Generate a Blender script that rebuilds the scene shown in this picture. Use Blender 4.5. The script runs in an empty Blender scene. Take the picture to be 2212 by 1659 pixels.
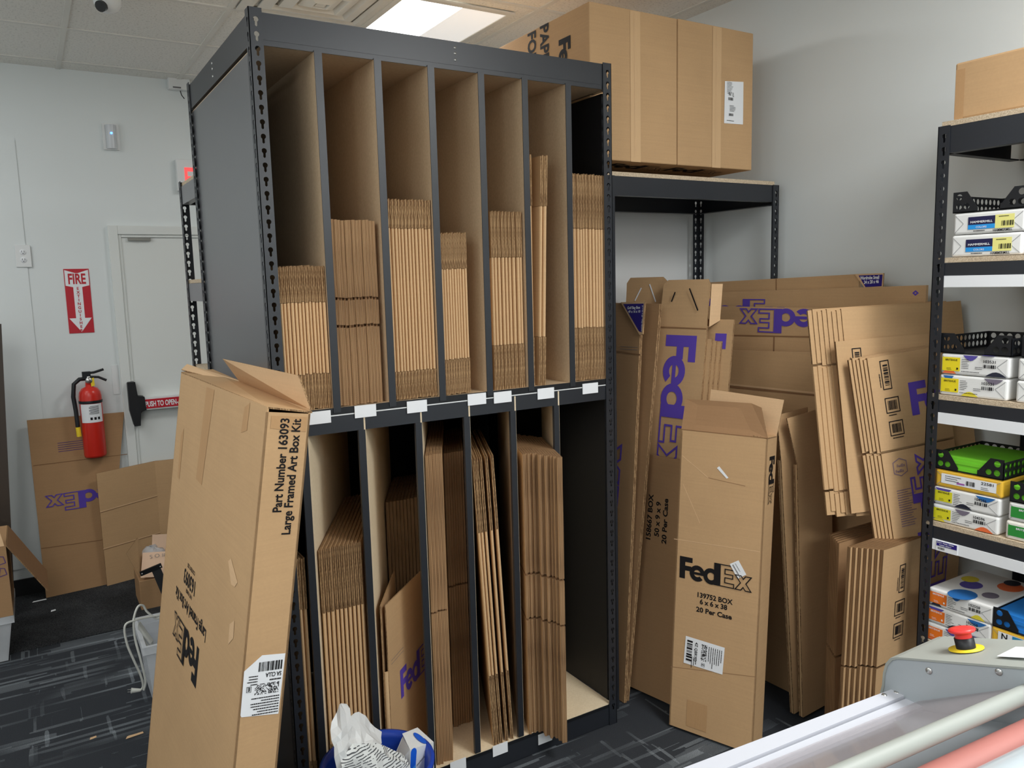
import bpy, math, random
from mathutils import Vector, Matrix, geometry
R = random.Random(7)
scn = bpy.context.scene
COL = scn.collection
def V(*a): return Vector(a if len(a) > 1 else a[0])

# ------------------------------------------------------------------ materials
MATS = {}
def nt(name):
    m = bpy.data.materials.new(name); m.use_nodes = True
    t = m.node_tree; b = t.nodes['Principled BSDF']
    return m, t, b
def N(t, typ, **kw):
    n = t.nodes.new(typ)
    for k, v in kw.items():
        if k.startswith('i_'):
            n.inputs[k[2:].replace('_', ' ')].default_value = v
        else: setattr(n, k, v)
    return n
def math_(t, op, a, b=None, c=None):
    n = t.nodes.new('ShaderNodeMath'); n.operation = op
    for i, s in enumerate((a, b, c)):
        if s is None: continue
        if isinstance(s, (int, float)): n.inputs[i].default_value = s
        else: t.links.new(s, n.inputs[i])
    return n.outputs[0]
def mixc(t, f, a, b):
    n = t.nodes.new('ShaderNodeMix'); n.data_type = 'RGBA'
    for s, k in ((f, 0), (a, 6), (b, 7)):
        if isinstance(s, (int, float)): n.inputs[k].default_value = s
        elif isinstance(s, tuple): n.inputs[k].default_value = (*s, 1)
        else: t.links.new(s, n.inputs[k])
    return n.outputs[2]
def coord(t, kind='Object', scale=(1, 1, 1)):
    c = t.nodes.new('ShaderNodeTexCoord'); m = t.nodes.new('ShaderNodeMapping')
    m.inputs['Scale'].default_value = scale
    t.links.new(c.outputs[kind], m.inputs['Vector']); return m.outputs[0]
def noise(t, vec, scale, detail=3, rough=.55):
    n = t.nodes.new('ShaderNodeTexNoise'); n.inputs['Scale'].default_value = scale
    n.inputs['Detail'].default_value = detail; n.inputs['Roughness'].default_value = rough
    t.links.new(vec, n.inputs['Vector']); return n.outputs['Fac']
def ramp(t, f, lo, hi):
    n = t.nodes.new('ShaderNodeMapRange'); n.inputs[1].default_value = lo; n.inputs[2].default_value = hi
    n.clamp = True; t.links.new(f, n.inputs[0]); return n.outputs[0]
def bump(t, b, h, s=.1, d=.002):
    n = t.nodes.new('ShaderNodeBump'); n.inputs['Strength'].default_value = s; n.inputs['Distance'].default_value = d
    t.links.new(h, n.inputs['Height']); t.links.new(n.outputs[0], b.inputs['Normal'])
def lin(r, g, b):
    f = lambda c: c / 12.92 if c <= .04045 else ((c + .055) / 1.055) ** 2.4
    return (f(r / 255), f(g / 255), f(b / 255))
def plain(name, rgb, rough=.5, metal=0., spec=.5, var=.06, scale=8.):
    m, t, b = nt(name); c = lin(*rgb)
    f = noise(t, coord(t), scale, 4)
    d = tuple(x * (1 - var) for x in c); l = tuple(min(1, x * (1 + var)) for x in c)
    t.links.new(mixc(t, f, d, l), b.inputs['Base Color'])
    b.inputs['Roughness'].default_value = rough; b.inputs['Metallic'].default_value = metal
    b.inputs['Specular IOR Level'].default_value = spec
    MATS[name] = m; return m
def kraft(name, rgb, lines='z', amt=.07):
    m, t, b = nt(name); c = lin(*rgb); vec = coord(t)
    f = noise(t, vec, 3.2, 4); g = noise(t, vec, 140, 2)
    sc = {'z': (3, 3, 160), 'x': (160, 3, 3), 'y': (3, 160, 3)}[lines]
    h = noise(t, coord(t, 'Object', sc), 1.0, 2)
    s = math_(t, 'ADD', math_(t, 'MULTIPLY', f, .55), math_(t, 'ADD', math_(t, 'MULTIPLY', g, .2), math_(t, 'MULTIPLY', h, .25)))
    s = ramp(t, s, .3, .7)
    d = tuple(x * (1 - amt * 1.6) for x in c); l = tuple(min(1, x * (1 + amt)) for x in c)
    t.links.new(mixc(t, s, d, l), b.inputs['Base Color'])
    b.inputs['Roughness'].default_value = .8; b.inputs['Specular IOR Level'].default_value = .25
    bump(t, b, h, .12, .001)
    MATS[name] = m; return m
def corrugated(name, lite, dark, axis='x', th=.0043, pitch=.0064):
    # cut board edge: liners and a zigzag flute, in the object's own coordinates
    m, t, b = nt(name)
    c = t.nodes.new('ShaderNodeTexCoord'); s = t.nodes.new('ShaderNodeSeparateXYZ')
    t.links.new(c.outputs['Object'], s.inputs[0])
    x = s.outputs[{'x': 0, 'y': 1}[axis]]; z = s.outputs[2]
    zz = math_(t, 'ADD', z, math_(t, 'MULTIPLY', noise(t, c.outputs['Object'], 30, 2), .004))
    fx = math_(t, 'MODULO', math_(t, 'ADD', x, .4600), th)
    tri = math_(t, 'MULTIPLY', math_(t, 'PINGPONG', zz, pitch / 2), th / (pitch / 2))
    d = math_(t, 'ABSOLUTE', math_(t, 'SUBTRACT', fx, tri))
    flute = math_(t, 'MULTIPLY', math_(t, 'LESS_THAN', d, .0009), .5)
    lin1 = math_(t, 'LESS_THAN', fx, .0009); lin2 = math_(t, 'GREATER_THAN', fx, th - .0007)
    f = math_(t, 'MAXIMUM', flute, math_(t, 'MAXIMUM', lin1, lin2))
    sx = (400, 6, 5) if axis == 'x' else (6, 400, 5)
    g = noise(t, coord(t, 'Object', sx), 1, 2)
    f = math_(t, 'MULTIPLY', f, ramp(t, g, .2, .6))
    f = math_(t, 'ADD', f, math_(t, 'MULTIPLY', g, .22))
    t.links.new(mixc(t, f, lin(*dark), lin(*lite)), b.inputs['Base Color'])
    b.inputs['Roughness'].default_value = .9; b.inputs['Specular IOR Level'].default_value = .1
    MATS[name] = m; return m

KR = kraft('kraft_board', (194, 158, 117))
KRF = kraft('kraft_fold_highlight', (212, 176, 133))  # brighter than the flat board: highlight along the folds put into the colour
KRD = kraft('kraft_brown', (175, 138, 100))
KRP = kraft('kraft_inside_lit_edge', (214, 178, 138))
KRT = kraft('kraft_tape', (186, 147, 105), 'y')
KRS = kraft('kraft_shade', (140, 104, 72)); KRX = kraft('kraft_shaded', (158, 122, 88))
CE = corrugated('board_edge', (190, 152, 112), (74, 52, 37))
def torn(name, lite, dark):
    # crushed cut edge of a flap: streaks along the height with flecks
    m, t, b = nt(name)
    s = noise(t, coord(t, 'Object', (620, 420, 16)), 1, 3, .7); g = noise(t, coord(t, 'Object', (260, 260, 130)), 1, 2)
    f = math_(t, 'ADD', math_(t, 'MULTIPLY', s, .72), math_(t, 'MULTIPLY', g, .28)); f = ramp(t, f, .40, .66)
    t.links.new(mixc(t, f, lin(*dark), lin(*lite)), b.inputs['Base Color'])
    b.inputs['Roughness'].default_value = .9; b.inputs['Specular IOR Level'].default_value = .1
    MATS[name] = m; return m
CE2 = torn('board_edge_torn', (206, 170, 126), (88, 62, 42))
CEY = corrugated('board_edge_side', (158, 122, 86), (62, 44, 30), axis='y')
BLK = plain('black_powder_coat', (36, 39, 45), .38, 0, .5, .12)
BLKS = plain('black_steel_dark', (22, 24, 28), .45, 0, .4, .1)
MEL = plain('melamine_painted_sheen', (84, 85, 88), .3, 0, 1., .05)  # grey base stands in for the white wall reflected in black melamine
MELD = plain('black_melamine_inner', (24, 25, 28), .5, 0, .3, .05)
WHT = plain('white_paper', (235, 237, 240), .6, 0, .3, .02)
WHTP = plain('white_plastic', (226, 228, 228), .4, 0, .5, .02)
INKK = plain('black_ink', (26, 24, 26), .7, 0, .2, .05)
INKP = plain('purple_ink', (92, 70, 172), .65, 0, .2, .08)
INKPF = plain('purple_ink_faded', (96, 72, 120), .7, 0, .2, .1)
INKG = plain('grey_ink', (112, 110, 112), .7, 0, .2, .05)
NAVY = plain('navy_label', (44, 32, 122), .5, 0, .3, .06)
CHRM = plain('bare_metal', (190, 190, 188), .3, .9, .5, .05)
YEL = plain('yellow_plastic', (238, 206, 40), .5)
BLU = plain('blue_plastic', (28, 66, 170), .38)
REDP = plain('red_paint', (206, 44, 32), .28)
REDS = plain('red_sign', (190, 26, 44), .45)

def hardboard(name, ca, cb):
    m, t, b = nt(name); v = coord(t)
    f = noise(t, v, 120, 4); g = noise(t, v, 2.5, 3)
    s = math_(t, 'ADD', math_(t, 'MULTIPLY', f, .5), math_(t, 'MULTIPLY', g, .5))
    t.links.new(mixc(t, ramp(t, s, .35, .65), lin(*ca), lin(*cb)), b.inputs['Base Color'])
    b.inputs['Roughness'].default_value = .6; b.inputs['Specular IOR Level'].default_value = .3
    return m
HB = hardboard('hardboard', (190, 164, 132), (208, 184, 152)); HBL = hardboard('hardboard_lit', (222, 202, 170), (236, 218, 188))  # paler copy for the lower boards, light from the front put into the colour
def chipboard():
    m, t, b = nt('chipboard'); v = coord(t)
    n = t.nodes.new('ShaderNodeTexVoronoi'); n.inputs['Scale'].default_value = 430; t.links.new(v, n.inputs['Vector'])
    s = t.nodes.new('ShaderNodeSeparateXYZ'); t.links.new(n.outputs['Color'], s.inputs[0])
    t.links.new(mixc(t, ramp(t, s.outputs[0], .1, .9), lin(176, 156, 130), lin(210, 192, 166)), b.inputs['Base Color'])
    b.inputs['Roughness'].default_value = .8
    return m
CHIP = chipboard()
def wallmat(name, rgb, sc=55):
    m, t, b = nt(name); v = coord(t); c = lin(*rgb)
    f = noise(t, v, .8, 3); g = noise(t, v, sc, 3)
    t.links.new(mixc(t, f, tuple(x * .965 for x in c), c), b.inputs['Base Color'])
    b.inputs['Roughness'].default_value = .65; b.inputs['Specular IOR Level'].default_value = .3
    bump(t, b, g, .06, .001); return m
WALL = wallmat('wall_paint', (226, 231, 231))
DOORM = wallmat('door_paint', (226, 229, 226), 30)
def ceilmat():
    m, t, b = nt('ceiling_tile'); v = coord(t)
    f = noise(t, v, 90, 4, .7); g = noise(t, v, 1.5, 2)
    s = ramp(t, f, .36, .46)
    c = mixc(t, s, lin(208, 206, 200), lin(238, 236, 230))
    t.links.new(c, b.inputs['Base Color']); b.inputs['Roughness'].default_value = .95; b.inputs['Specular IOR Level'].default_value = .1
    bump(t, b, f, .25, .002); return m
CEIL = ceilmat()
TBAR = plain('ceiling_grid', (222, 220, 213), .5)
def carpet():
    m, t, b = nt('carpet_tile'); o = t.nodes.new('ShaderNodeTexCoord').outputs['Object']
    def mp(scale, loc=(0, 0, 0)):
        n = t.nodes.new('ShaderNodeMapping'); n.inputs['Scale'].default_value = scale; n.inputs['Location'].default_value = loc
        t.links.new(o, n.inputs['Vector']); return n.outputs[0]
    def dashes(scale, loc, lo, hi):
        n = t.nodes.new('ShaderNodeTexVoronoi'); n.distance = 'CHEBYCHEV'; n.inputs['Scale'].default_value = 1; n.inputs['Randomness'].default_value = .6
        t.links.new(mp(scale, loc), n.inputs['Vector']); s = t.nodes.new('ShaderNodeSeparateXYZ'); t.links.new(n.outputs['Color'], s.inputs[0])
        return ramp(t, s.outputs[0], lo, hi)
    pile = noise(t, mp((1, 1, 1)), 420, 2, .6)
    a = dashes((3.0, 58, 1), (0, 0, 0), .80, .82)
    w = dashes((2.2, 17, 1), (3.3, 1.7, 0), .82, .84)
    tick = dashes((75, 8, 1), (9.1, 4.2, 0), .94, .945)
    cloud = ramp(t, noise(t, mp((1.2, 3, 1)), 1.6, 2), .35, .62)
    base = mixc(t, pile, lin(38, 41, 45), lin(72, 75, 80))
    f1 = math_(t, 'MULTIPLY', math_(t, 'ADD', math_(t, 'MULTIPLY', a, .55), math_(t, 'ADD', math_(t, 'MULTIPLY', w, .36), math_(t, 'MULTIPLY', tick, .55))), cloud)
    f1 = math_(t, 'MULTIPLY', f1, ramp(t, pile, .2, .75))
    col = mixc(t, f1, base, lin(166, 174, 180))
    t.links.new(col, b.inputs['Base Color']); b.inputs['Roughness'].default_value = 1; b.inputs['Specular IOR Level'].default_value = .05
    bump(t, b, pile, .5, .003); return m
CARP = carpet()
def matpile():
    m, t, b = nt('walk_off_pile'); v = coord(t); f = noise(t, v, 260, 3, .7); g = noise(t, v, 5, 3)
    t.links.new(mixc(t, ramp(t, math_(t, 'ADD', math_(t, 'MULTIPLY', f, .8), math_(t, 'MULTIPLY', g, .2)), .4, .75), lin(30, 31, 33), lin(92, 94, 96)), b.inputs['Base Color'])
    b.inputs['Roughness'].default_value = 1; b.inputs['Specular IOR Level'].default_value = .05; bump(t, b, f, .6, .004); return m
WALKOFF = matpile()
def emit(name, rgb, s):
    m, t, b = nt(name); b.inputs['Base Color'].default_value = (*rgb, 1); b.inputs['Emission Color'].default_value = (*rgb, 1); b.inputs['Emission Strength'].default_value = s
    f = noise(t, coord(t), 200, 1); t.links.new(mixc(t, f, tuple(x * .97 for x in rgb), rgb), b.inputs['Emission Color']); return m
def clearplastic(name, rgb, alpha, rough=.15):
    m, t, b = nt(name); b.inputs['Base Color'].default_value = (*lin(*rgb), 1); b.inputs['Roughness'].default_value = rough
    f = noise(t, coord(t), 14, 2); b.inputs['Specular IOR Level'].default_value = .6
    t.links.new(math_(t, 'ADD', math_(t, 'MULTIPLY', f, .12), alpha - .06), b.inputs['Alpha']); return m

# ------------------------------------------------------------------ mesh builder
class MB:
    def __init__(s): s.v = []; s.f = []; s.m = []; s.mi = 0; s.sm = []
    def add(s, vs, fs, smooth=False):
        o = len(s.v); s.v += [tuple(p) for p in vs]
        for f in fs: s.f.append([i + o for i in f]); s.m.append(s.mi); s.sm.append(smooth)
        return s
    def box(s, a, b):
        x0, y0, z0 = a; x1, y1, z1 = b
        return s.add([(x0, y0, z0), (x1, y0, z0), (x1, y1, z0), (x0, y1, z0), (x0, y0, z1), (x1, y0, z1), (x1, y1, z1), (x0, y1, z1)],
                     [(0, 3, 2, 1), (4, 5, 6, 7), (0, 1, 5, 4), (1, 2, 6, 5), (2, 3, 7, 6), (3, 0, 4, 7)])
    def obox(s, o, ax, ay, az):
        o, ax, ay, az = V(o), V(ax), V(ay), V(az)
        vs = [o, o + ax, o + ax + ay, o + ay]; vs += [p + az for p in vs]
        fs = [(0, 3, 2, 1), (4, 5, 6, 7), (0, 1, 5, 4), (1, 2, 6, 5), (2, 3, 7, 6), (3, 0, 4, 7)]
        if ax.cross(ay).dot(az) < 0: fs = [tuple(reversed(f)) for f in fs]
        return s.add(vs, fs)
    def poly(s, loops, o=(0, 0, 0), u=(1, 0, 0), v=(0, 1, 0), th=0.):
        """flat polygon with holes on the plane o+u*x+v*y; th>0 gives it thickness behind (-u x v)"""
        o, u, v = V(o), V(u), V(v); n = u.cross(v).normalized()
        pts = [p for l in loops for p in l]
        tris = geometry.tessellate_polygon([[Vector((p[0], p[1], 0)) for p in l] for l in loops])
        def area(t):
            (a, b, c) = [pts[i] for i in t]; return (b[0]-a[0])*(c[1]-a[1]) - (c[0]-a[0])*(b[1]-a[1])
        tris = [t if area(t) > 0 else tuple(reversed(t)) for t in tris if abs(area(t)) > 1e-12]
        P = [o + u * p[0] + v * p[1] for p in pts]
        s.add(P, tris)
        if th:
            s.add([p - n * th for p in P], [tuple(reversed(t)) for t in tris])
            k = 0
            for li, l in enumerate(loops):
                m = len(l); a2 = sum(l[i][0] * l[(i+1) % m][1] - l[(i+1) % m][0] * l[i][1] for i in range(m))
                idx = list(range(k, k + m)); 
                if (a2 > 0) == (li > 0): idx.reverse()
                q = [P[i] for i in idx] + [P[i] - n * th for i in idx]
                s.add(q, [(i, i + m, (i + 1) % m + m, (i + 1) % m) for i in range(m)]); k += m
        return s
    def rect(s, x0, y0, x1, y1, o=(0, 0, 0), u=(1, 0, 0), v=(0, 1, 0)):
        o, u, v = V(o), V(u), V(v)
        return s.add([o + u*x0 + v*y0, o + u*x1 + v*y0, o + u*x1 + v*y1, o + u*x0 + v*y1], [(0, 1, 2, 3)])
    def sheet(s, pts, th, n=None, mats=None):
        """extruded polygon given by 3D corner points (front side), thickness behind"""
        P = [V(p) for p in pts]
        if n is None: n = (P[1] - P[0]).cross(P[-1] - P[0]).normalized()
        n = V(n).normalized(); m = len(P)
        if (P[1] - P[0]).cross(P[2] - P[1]).dot(n) < 0: P.reverse()
        mi = s.mi
        s.add(P + [p - n * th for p in P], [tuple(range(m)), tuple(range(2 * m - 1, m - 1, -1))])
        if mats is not None: s.mi = mats
        s.add(P + [p - n * th for p in P], [(i, i + m, (i + 1) % m + m, (i + 1) % m) for i in range(m)]); s.mi = mi
        return s
    def prism(s, prof, axis, a, b, smooth=False):
        """profile (p,q) extruded along axis: x->(y,z) y->(x,z) z->(x,y)"""
        def P(p, q, t): return {'x': (t, p, q), 'y': (p, t, q), 'z': (p, q, t)}[axis]
        m = len(prof); A = sum(prof[i][0] * prof[(i+1) % m][1] - prof[(i+1) % m][0] * prof[i][1] for i in range(m))
        if A < 0: prof = prof[::-1]
        vs = [P(p, q, a) for p, q in prof] + [P(p, q, b) for p, q in prof]
        sd = [(i, (i + 1) % m, (i + 1) % m + m, i + m) for i in range(m)]
        cp = [tuple(range(m - 1, -1, -1)), tuple(range(m, 2 * m))]
        if axis == 'y': sd = [tuple(reversed(f)) for f in sd]; cp = [tuple(reversed(f)) for f in cp]
        s.add(vs, sd, smooth); s.add(vs, cp); return s
    def tube(s, path, r, seg=10, cap=True, r2=None):
        P = [V(p) for p in path]; n = len(P); rings = []
        up = V(0, 0, 1); prev = None
        for i, p in enumerate(P):
            d = (P[min(i + 1, n - 1)] - P[max(i - 1, 0)]).normalized()
            if prev is None:
                a = d.cross(up if abs(d.z) < .9 else V(1, 0, 0)).normalized()
            else: a = (prev - d * prev.dot(d)).normalized()
            prev = a; b = d.cross(a); rr = r if r2 is None else r + (r2 - r) * i / (n - 1)
            rings += [p + a * (rr * math.cos(2 * math.pi * k / seg)) + b * (rr * math.sin(2 * math.pi * k / seg)) for k in range(seg)]
        fs = [(i * seg + k, i * seg + (k + 1) % seg, (i + 1) * seg + (k + 1) % seg, (i + 1) * seg + k) for i in range(n - 1) for k in range(seg)]
        s.add(rings, fs, True)
        if cap: s.add(rings, [tuple(range(seg - 1, -1, -1)), tuple((n - 1) * seg + k for k in range(seg))])
        return s
    def lathe(s, prof, c=(0, 0, 0), ax=(0, 0, 1), seg=28, smooth=True):
        c = V(c); ax = V(ax).normalized(); a = ax.cross(V(1, 0, 0) if abs(ax.x) < .9 else V(0, 1, 0)).normalized(); b = ax.cross(a)
        n = len(prof); vs = []
        for r, h in prof:
            r = max(r, 1e-5)
            vs += [c + ax * h + a * (r * math.cos(2*math.pi*k/seg)) + b * (r * math.sin(2*math.pi*k/seg)) for k in range(seg)]
        return s.add(vs, [(i*seg+k, i*seg+(k+1) % seg, (i+1)*seg+(k+1) % seg, (i+1)*seg+k) for i in range(n-1) for k in range(seg)], smooth)
    def loft(s, rings, closed=True, smooth=True):
        m = len(rings[0]); vs = [p for r in rings for p in r]
        return s.add(vs, [(i*m+k, i*m+(k+1) % m, (i+1)*m+(k+1) % m, (i+1)*m+k) for i in range(len(rings)-1) for k in range(m if closed else m-1)], smooth)

def mesh(name, mb, mats, off=(0, 0, 0)):
    me = bpy.data.meshes.new(name)
    ox, oy, oz = off
    me.from_pydata([(x - ox, y - oy, z - oz) for x, y, z in mb.v], [], mb.f)
    for m in (mats if isinstance(mats, (list, tuple)) else [mats]): me.materials.append(m)
    for p, mi, sm in zip(me.polygons, mb.m, mb.sm): p.material_index = mi; p.use_smooth = sm
    me.validate(); me.update(); return me
def bevel(o, w, seg=2, ang=40):
    b = o.modifiers.new('bevel', 'BEVEL'); b.width = w; b.segments = seg; b.limit_method = 'ANGLE'; b.angle_limit = math.radians(ang); return o
def tag(o, label, cat, group=None, kind=None):
    if label: o['label'] = label
    if cat: o['category'] = cat
    if group: o['group'] = group
    if kind: o['kind'] = kind
    return o
def thing(name, label, cat, loc=(0, 0, 0), group=None):
    o = bpy.data.objects.new(name, None); COL.objects.link(o); o.location = loc; o.empty_display_size = .05
    return tag(o, label, cat, group)
def rootloc(o):
    while o.parent: o = o.parent
    return o.location
def part(root, name, mb, mats, label=None, local=False):
    """a child mesh; vertices given in world space unless local"""
    o = bpy.data.objects.new(name, mesh(name, mb, mats, (0, 0, 0) if local else rootloc(root)))
    COL.objects.link(o); o.parent = root
    if label: o['label'] = label
    return o
def solo(name, mb, mats, label, cat, loc=(0, 0, 0), group=None):
    o = bpy.data.objects.new(name, mesh(name, mb, mats, loc)); COL.objects.link(o); o.location = loc
    return tag(o, label, cat, group)
def struct(name, mb, mats, parent=None):
    o = bpy.data.objects.new(name, mesh(name, mb, mats)); COL.objects.link(o)
    if parent: o.parent = parent
    else: o['kind'] = 'structure'
    return o
def copy_tree(o, parent=None):
    c = o.copy(); COL.objects.link(c); c.parent = parent
    for ch in list(o.children): copy_tree(ch, c)
    return c

# ------------------------------------------------------------------ lettering
_TX = {}
def text2d(s, bold=0.):
    k = (s, bold)
    if k not in _TX:
        cu = bpy.data.curves.new('t', 'FONT'); cu.body = s; cu.size = 1; cu.offset = bold; cu.resolution_u = 3
        ob = bpy.data.objects.new('t', cu); COL.objects.link(ob)
        bpy.context.view_layer.update()
        me = bpy.data.meshes.new_from_object(ob.evaluated_get(bpy.context.evaluated_depsgraph_get()))
        vs = [(v.co.x, v.co.y) for v in me.vertices]; fs = [tuple(p.vertices) for p in me.polygons]
        bpy.data.objects.remove(ob); bpy.data.curves.remove(cu); bpy.data.meshes.remove(me)
        x0 = min(p[0] for p in vs); x1 = max(p[0] for p in vs)
        _TX[k] = ([(x - x0, y) for x, y in vs], fs, x1 - x0)
    return _TX[k]
def put2d(mb, vs, fs, o, u, v):
    o, u, v = V(o), V(u), V(v); n = u.cross(v)
    P = [o + u * x + v * y for x, y in vs]
    def up(f):
        a, b, c = P[f[0]], P[f[1]], P[f[2]]; return f if (b - a).cross(c - a).dot(n) >= 0 else tuple(reversed(f))
    mb.add(P, [up(f) for f in fs])
def letters(mb, s, cap, o, u, v, align='l', bold=.0, sx=1., width=None):
    """one line of text with capital height cap, baseline start at o"""
    vs, fs, w = text2d(s, bold); k = cap / .73; kx = k * sx
    if width: kx = width / w
    dx = {'l': 0, 'c': -w * kx / 2, 'r': -w * kx}[align]
    put2d(mb, [(x * kx + dx, y * k) for x, y in vs], fs, o, u, v)
def outline(pts, w):
    n = len(pts); A = sum(pts[i][0]*pts[(i+1) % n][1]-pts[(i+1) % n][0]*pts[i][1] for i in range(n))
    if A < 0: pts = pts[::-1]
    ins = []
    for i in range(n):
        p0, p1, p2 = V(pts[i-1]).to_2d() if False else Vector(pts[i-1]), Vector(pts[i]), Vector(pts[(i+1) % n])
        a = (p1 - p0).normalized(); b = (p2 - p1).normalized(); na = Vector((-a.y, a.x)); nb = Vector((-b.y, b.x))
        k = na + nb; ins.append(p1 + k * (w / max(.3, 1 + na.dot(nb))))
    vs = [tuple(p) for p in pts] + [tuple(p) for p in ins]
    return vs, [(i, (i+1) % n, (i+1) % n + n, i + n) for i in range(n)]
def arcring(cx, cy, R0, r0, a0, a1, seg=22):
    vs = []; 
    for i in range(seg + 1):
        a = math.radians(a0 + (a1 - a0) * i / seg); vs += [(cx + R0*math.cos(a), cy + R0*math.sin(a)), (cx + r0*math.cos(a), cy + r0*math.sin(a))]
    return vs, [(2*i, 2*i+2, 2*i+3, 2*i+1) for i in range(seg)]
def rectv(x0, y0, x1, y1): return [(x0, y0), (x1, y0), (x1, y1), (x0, y1)], [(0, 1, 2, 3)]
LOGO_W = 3.34
def logo(mb, h, o, u, v, w=.045, sx=1., only=None):
    """courier lettering: solid Fed, outlined Ex; cap height h"""
    S = []
    F = [(0, 0), (.27, 0), (.27, .38), (.57, .38), (.57, .60), (.27, .60), (.27, .77), (.62, .77), (.62, 1), (0, 1)]
    S.append((F, [tuple(t) for t in geometry.tessellate_polygon([[Vector((*p, 0)) for p in F]])]))
    S.append(arcring(.86, .345, .365, .16, 0, 318)); S.append(rectv(.68, .285, 1.22, .40)); 
    S.append(arcring(1.52, .345, .365, .17, 0, 360)); S.append(rectv(1.66, 0, 1.92, 1))
    E = [(1.92, 0), (2.60, 0), (2.60, .22), (2.19, .22), (2.19, .40), (2.55, .40), (2.55, .61), (2.19, .61), (2.19, .78), (2.60, .78), (2.60, 1), (1.92, 1)]
    X = [(2.60, 0), (2.91, 0), (3.00, .12), (3.09, 0), (3.40, 0), (3.15, .335), (3.40, .67), (3.09, .67), (3.00, .55), (2.91, .67), (2.60, .67), (2.85, .335)]
    S.append(outline(E, w)); S.append(outline(X, w))
    if only: S = S[:only]
    n = V(u).cross(V(v)).normalized()
    for k, (vs, fs) in enumerate(S): put2d(mb, [(x * h * sx, y * h) for x, y in vs], fs, V(o) + n * (.0003 * k), u, v)
def barcode(mb, w, h, o, u, v, seed=1, n=26):
    r = random.Random(seed); xs = 0.; segs = []
    while xs < 1: 
        a = r.choice((1, 1, 2, 3)) / (n * 1.6); segs.append((xs, min(1, xs + a))); xs += a + r.choice((1, 1, 2)) / (n * 1.6)
    for a, b in segs: mb.rect(a * w, 0, b * w, h, o, u, v)
def frame2d(mb, w, h, t, o, u, v):
    vs, fs = outline([(0, 0), (w, 0), (w, h), (0, h)], t); put2d(mb, vs, fs, o, u, v)
def at(o, u, v, x, y, off=.0012):
    o, u, v = V(o), V(u), V(v); return o + u * x + v * y + u.cross(v).normalized() * off
# ================================================================== camera
cam_d = bpy.data.cameras.new('camera'); cam = bpy.data.objects.new('camera', cam_d); COL.objects.link(cam)
cam_d.sensor_width = 36; cam_d.lens = 27.8399; cam_d.clip_start = .05
cam.matrix_world = Matrix(((0.851873, 0.088813, -0.516164, -0.576463), (-0.523129, 0.096358, -0.846789, -2.244508), (-0.025469, 0.991377, 0.128545, 1.694818), (0.000000, 0.000000, 0.000000, 1.000000)))
scn.camera = cam

# ================================================================== setting
XW = 2.235; YB = 2.88; ZC = 2.907; XL = -3.4; YF = -5.2
struct('floor', MB().box((XL - .1, YF - .1, -.06), (XW + .1, YB + .1, 0)), CARP)
mb = MB(); mb.box((XL - .1, YF - .1, ZC + .004), (XW + .1, YB + .1, ZC + .08)); mb.mi = 1
for k in range(-6, 5): mb.box((.305 + .61 * k - .012, YF, ZC - .001), (.305 + .61 * k + .012, YB, ZC + .004))
for k in range(-12, 3): mb.box((XL, 1.49 + .61 * k - .012, ZC - .0016), (XW, 1.49 + .61 * k + .012, ZC + .004))
struct('ceiling', mb, [CEIL, TBAR])
struct('wall_back', MB().box((XL, YB, 0), (XW + .1, YB + .1, ZC + .004)), WALL)
struct('wall_right', MB().box((XW, YF, 0), (XW + .1, YB, ZC + .004)), WALL)
struct('wall_left', MB().box((XL - .1, YF, 0), (XL, YB, ZC + .004)), WALL)
struct('wall_front', MB().box((XL, YF - .1, 0), (XW, YF, ZC + .004)), WALL)
struct('wall_nook', MB().box((1.245, .60, 0), (XW, .63, 2.06)), wallmat('nook_board', (224, 226, 226), 160))
# slim wall panel left of the door, with its gap above the black base
struct('trim_1', MB().box((-1.6, YB - .006, .16), ((-0.541, 2.874, 1.782)[0], YB, (-0.501, 2.874, 2.516)[2])), WALL)
struct('baseboard_back', MB().box((-1.6, YB - .012, 0), (-.16, YB, .10)), plain('black_rubber_base', (24, 24, 26), .5))
# door: frame, leaf, closer plate, panic bar
dx0, dx1 = (-0.133, 2.86, 2.061)[0], (-0.133, 2.86, 2.061)[0] + 1.02
dt = (0.032, 2.86, 2.068)[2]
fr = MB()
fr.box((dx0, YB - .03, 0), (dx0 + .05, YB, dt)); fr.box((dx1 - .05, YB - .03, 0), (dx1, YB, dt)); fr.box((dx0 + .05, YB - .03, dt - .05), (dx1 - .05, YB, dt))
fr.box((dx0 + .05, YB - .02, 0), (dx0 + .066, YB, dt - .05)); fr.box((dx0 + .066, YB - .02, dt - .066), (dx1 - .05, YB, dt - .05))
door = bpy.data.objects.new('door_1', None); COL.objects.link(door); door['kind'] = 'structure'
def dpart(name, mb, m, par=door):
    o = bpy.data.objects.new(name, mesh(name, mb, m)); COL.objects.link(o); o.parent = par; return o
bevel(dpart('door_frame', fr, DOORM), .003)
dpart('door_leaf', MB().box((dx0 + .066, YB - .012, 0), (dx1 - .05, YB - .001, dt - .068)), DOORM)
dpart('closer_plate', MB().box((dx0 + .10, YB - .03, dt - .085), (dx0 + .22, YB - .012, dt - .068)), plain('grey_metal', (150, 150, 144), .4, .5))
bz = (0.074, 2.84, 1.035)[2]; bx = (-0.032, 2.84, 1.04)[0]
pb = dpart('panic_bar', MB().box((bx, YB - .065, bz - .036), (dx1 - .07, YB - .012, bz + .036)), WHTP)
dpart('bar_face', MB().box((bx, YB - .069, bz - .028), (dx1 - .07, YB - .065, bz + .026)), REDS, pb)
mb = MB(); letters(mb, 'PUSH TO OPEN-ALARM WILL SOUND', .032, (bx + .012, YB - .0697, bz - .017), (1, 0, 0), (0, 0, 1), bold=.03, sx=.56)
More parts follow.
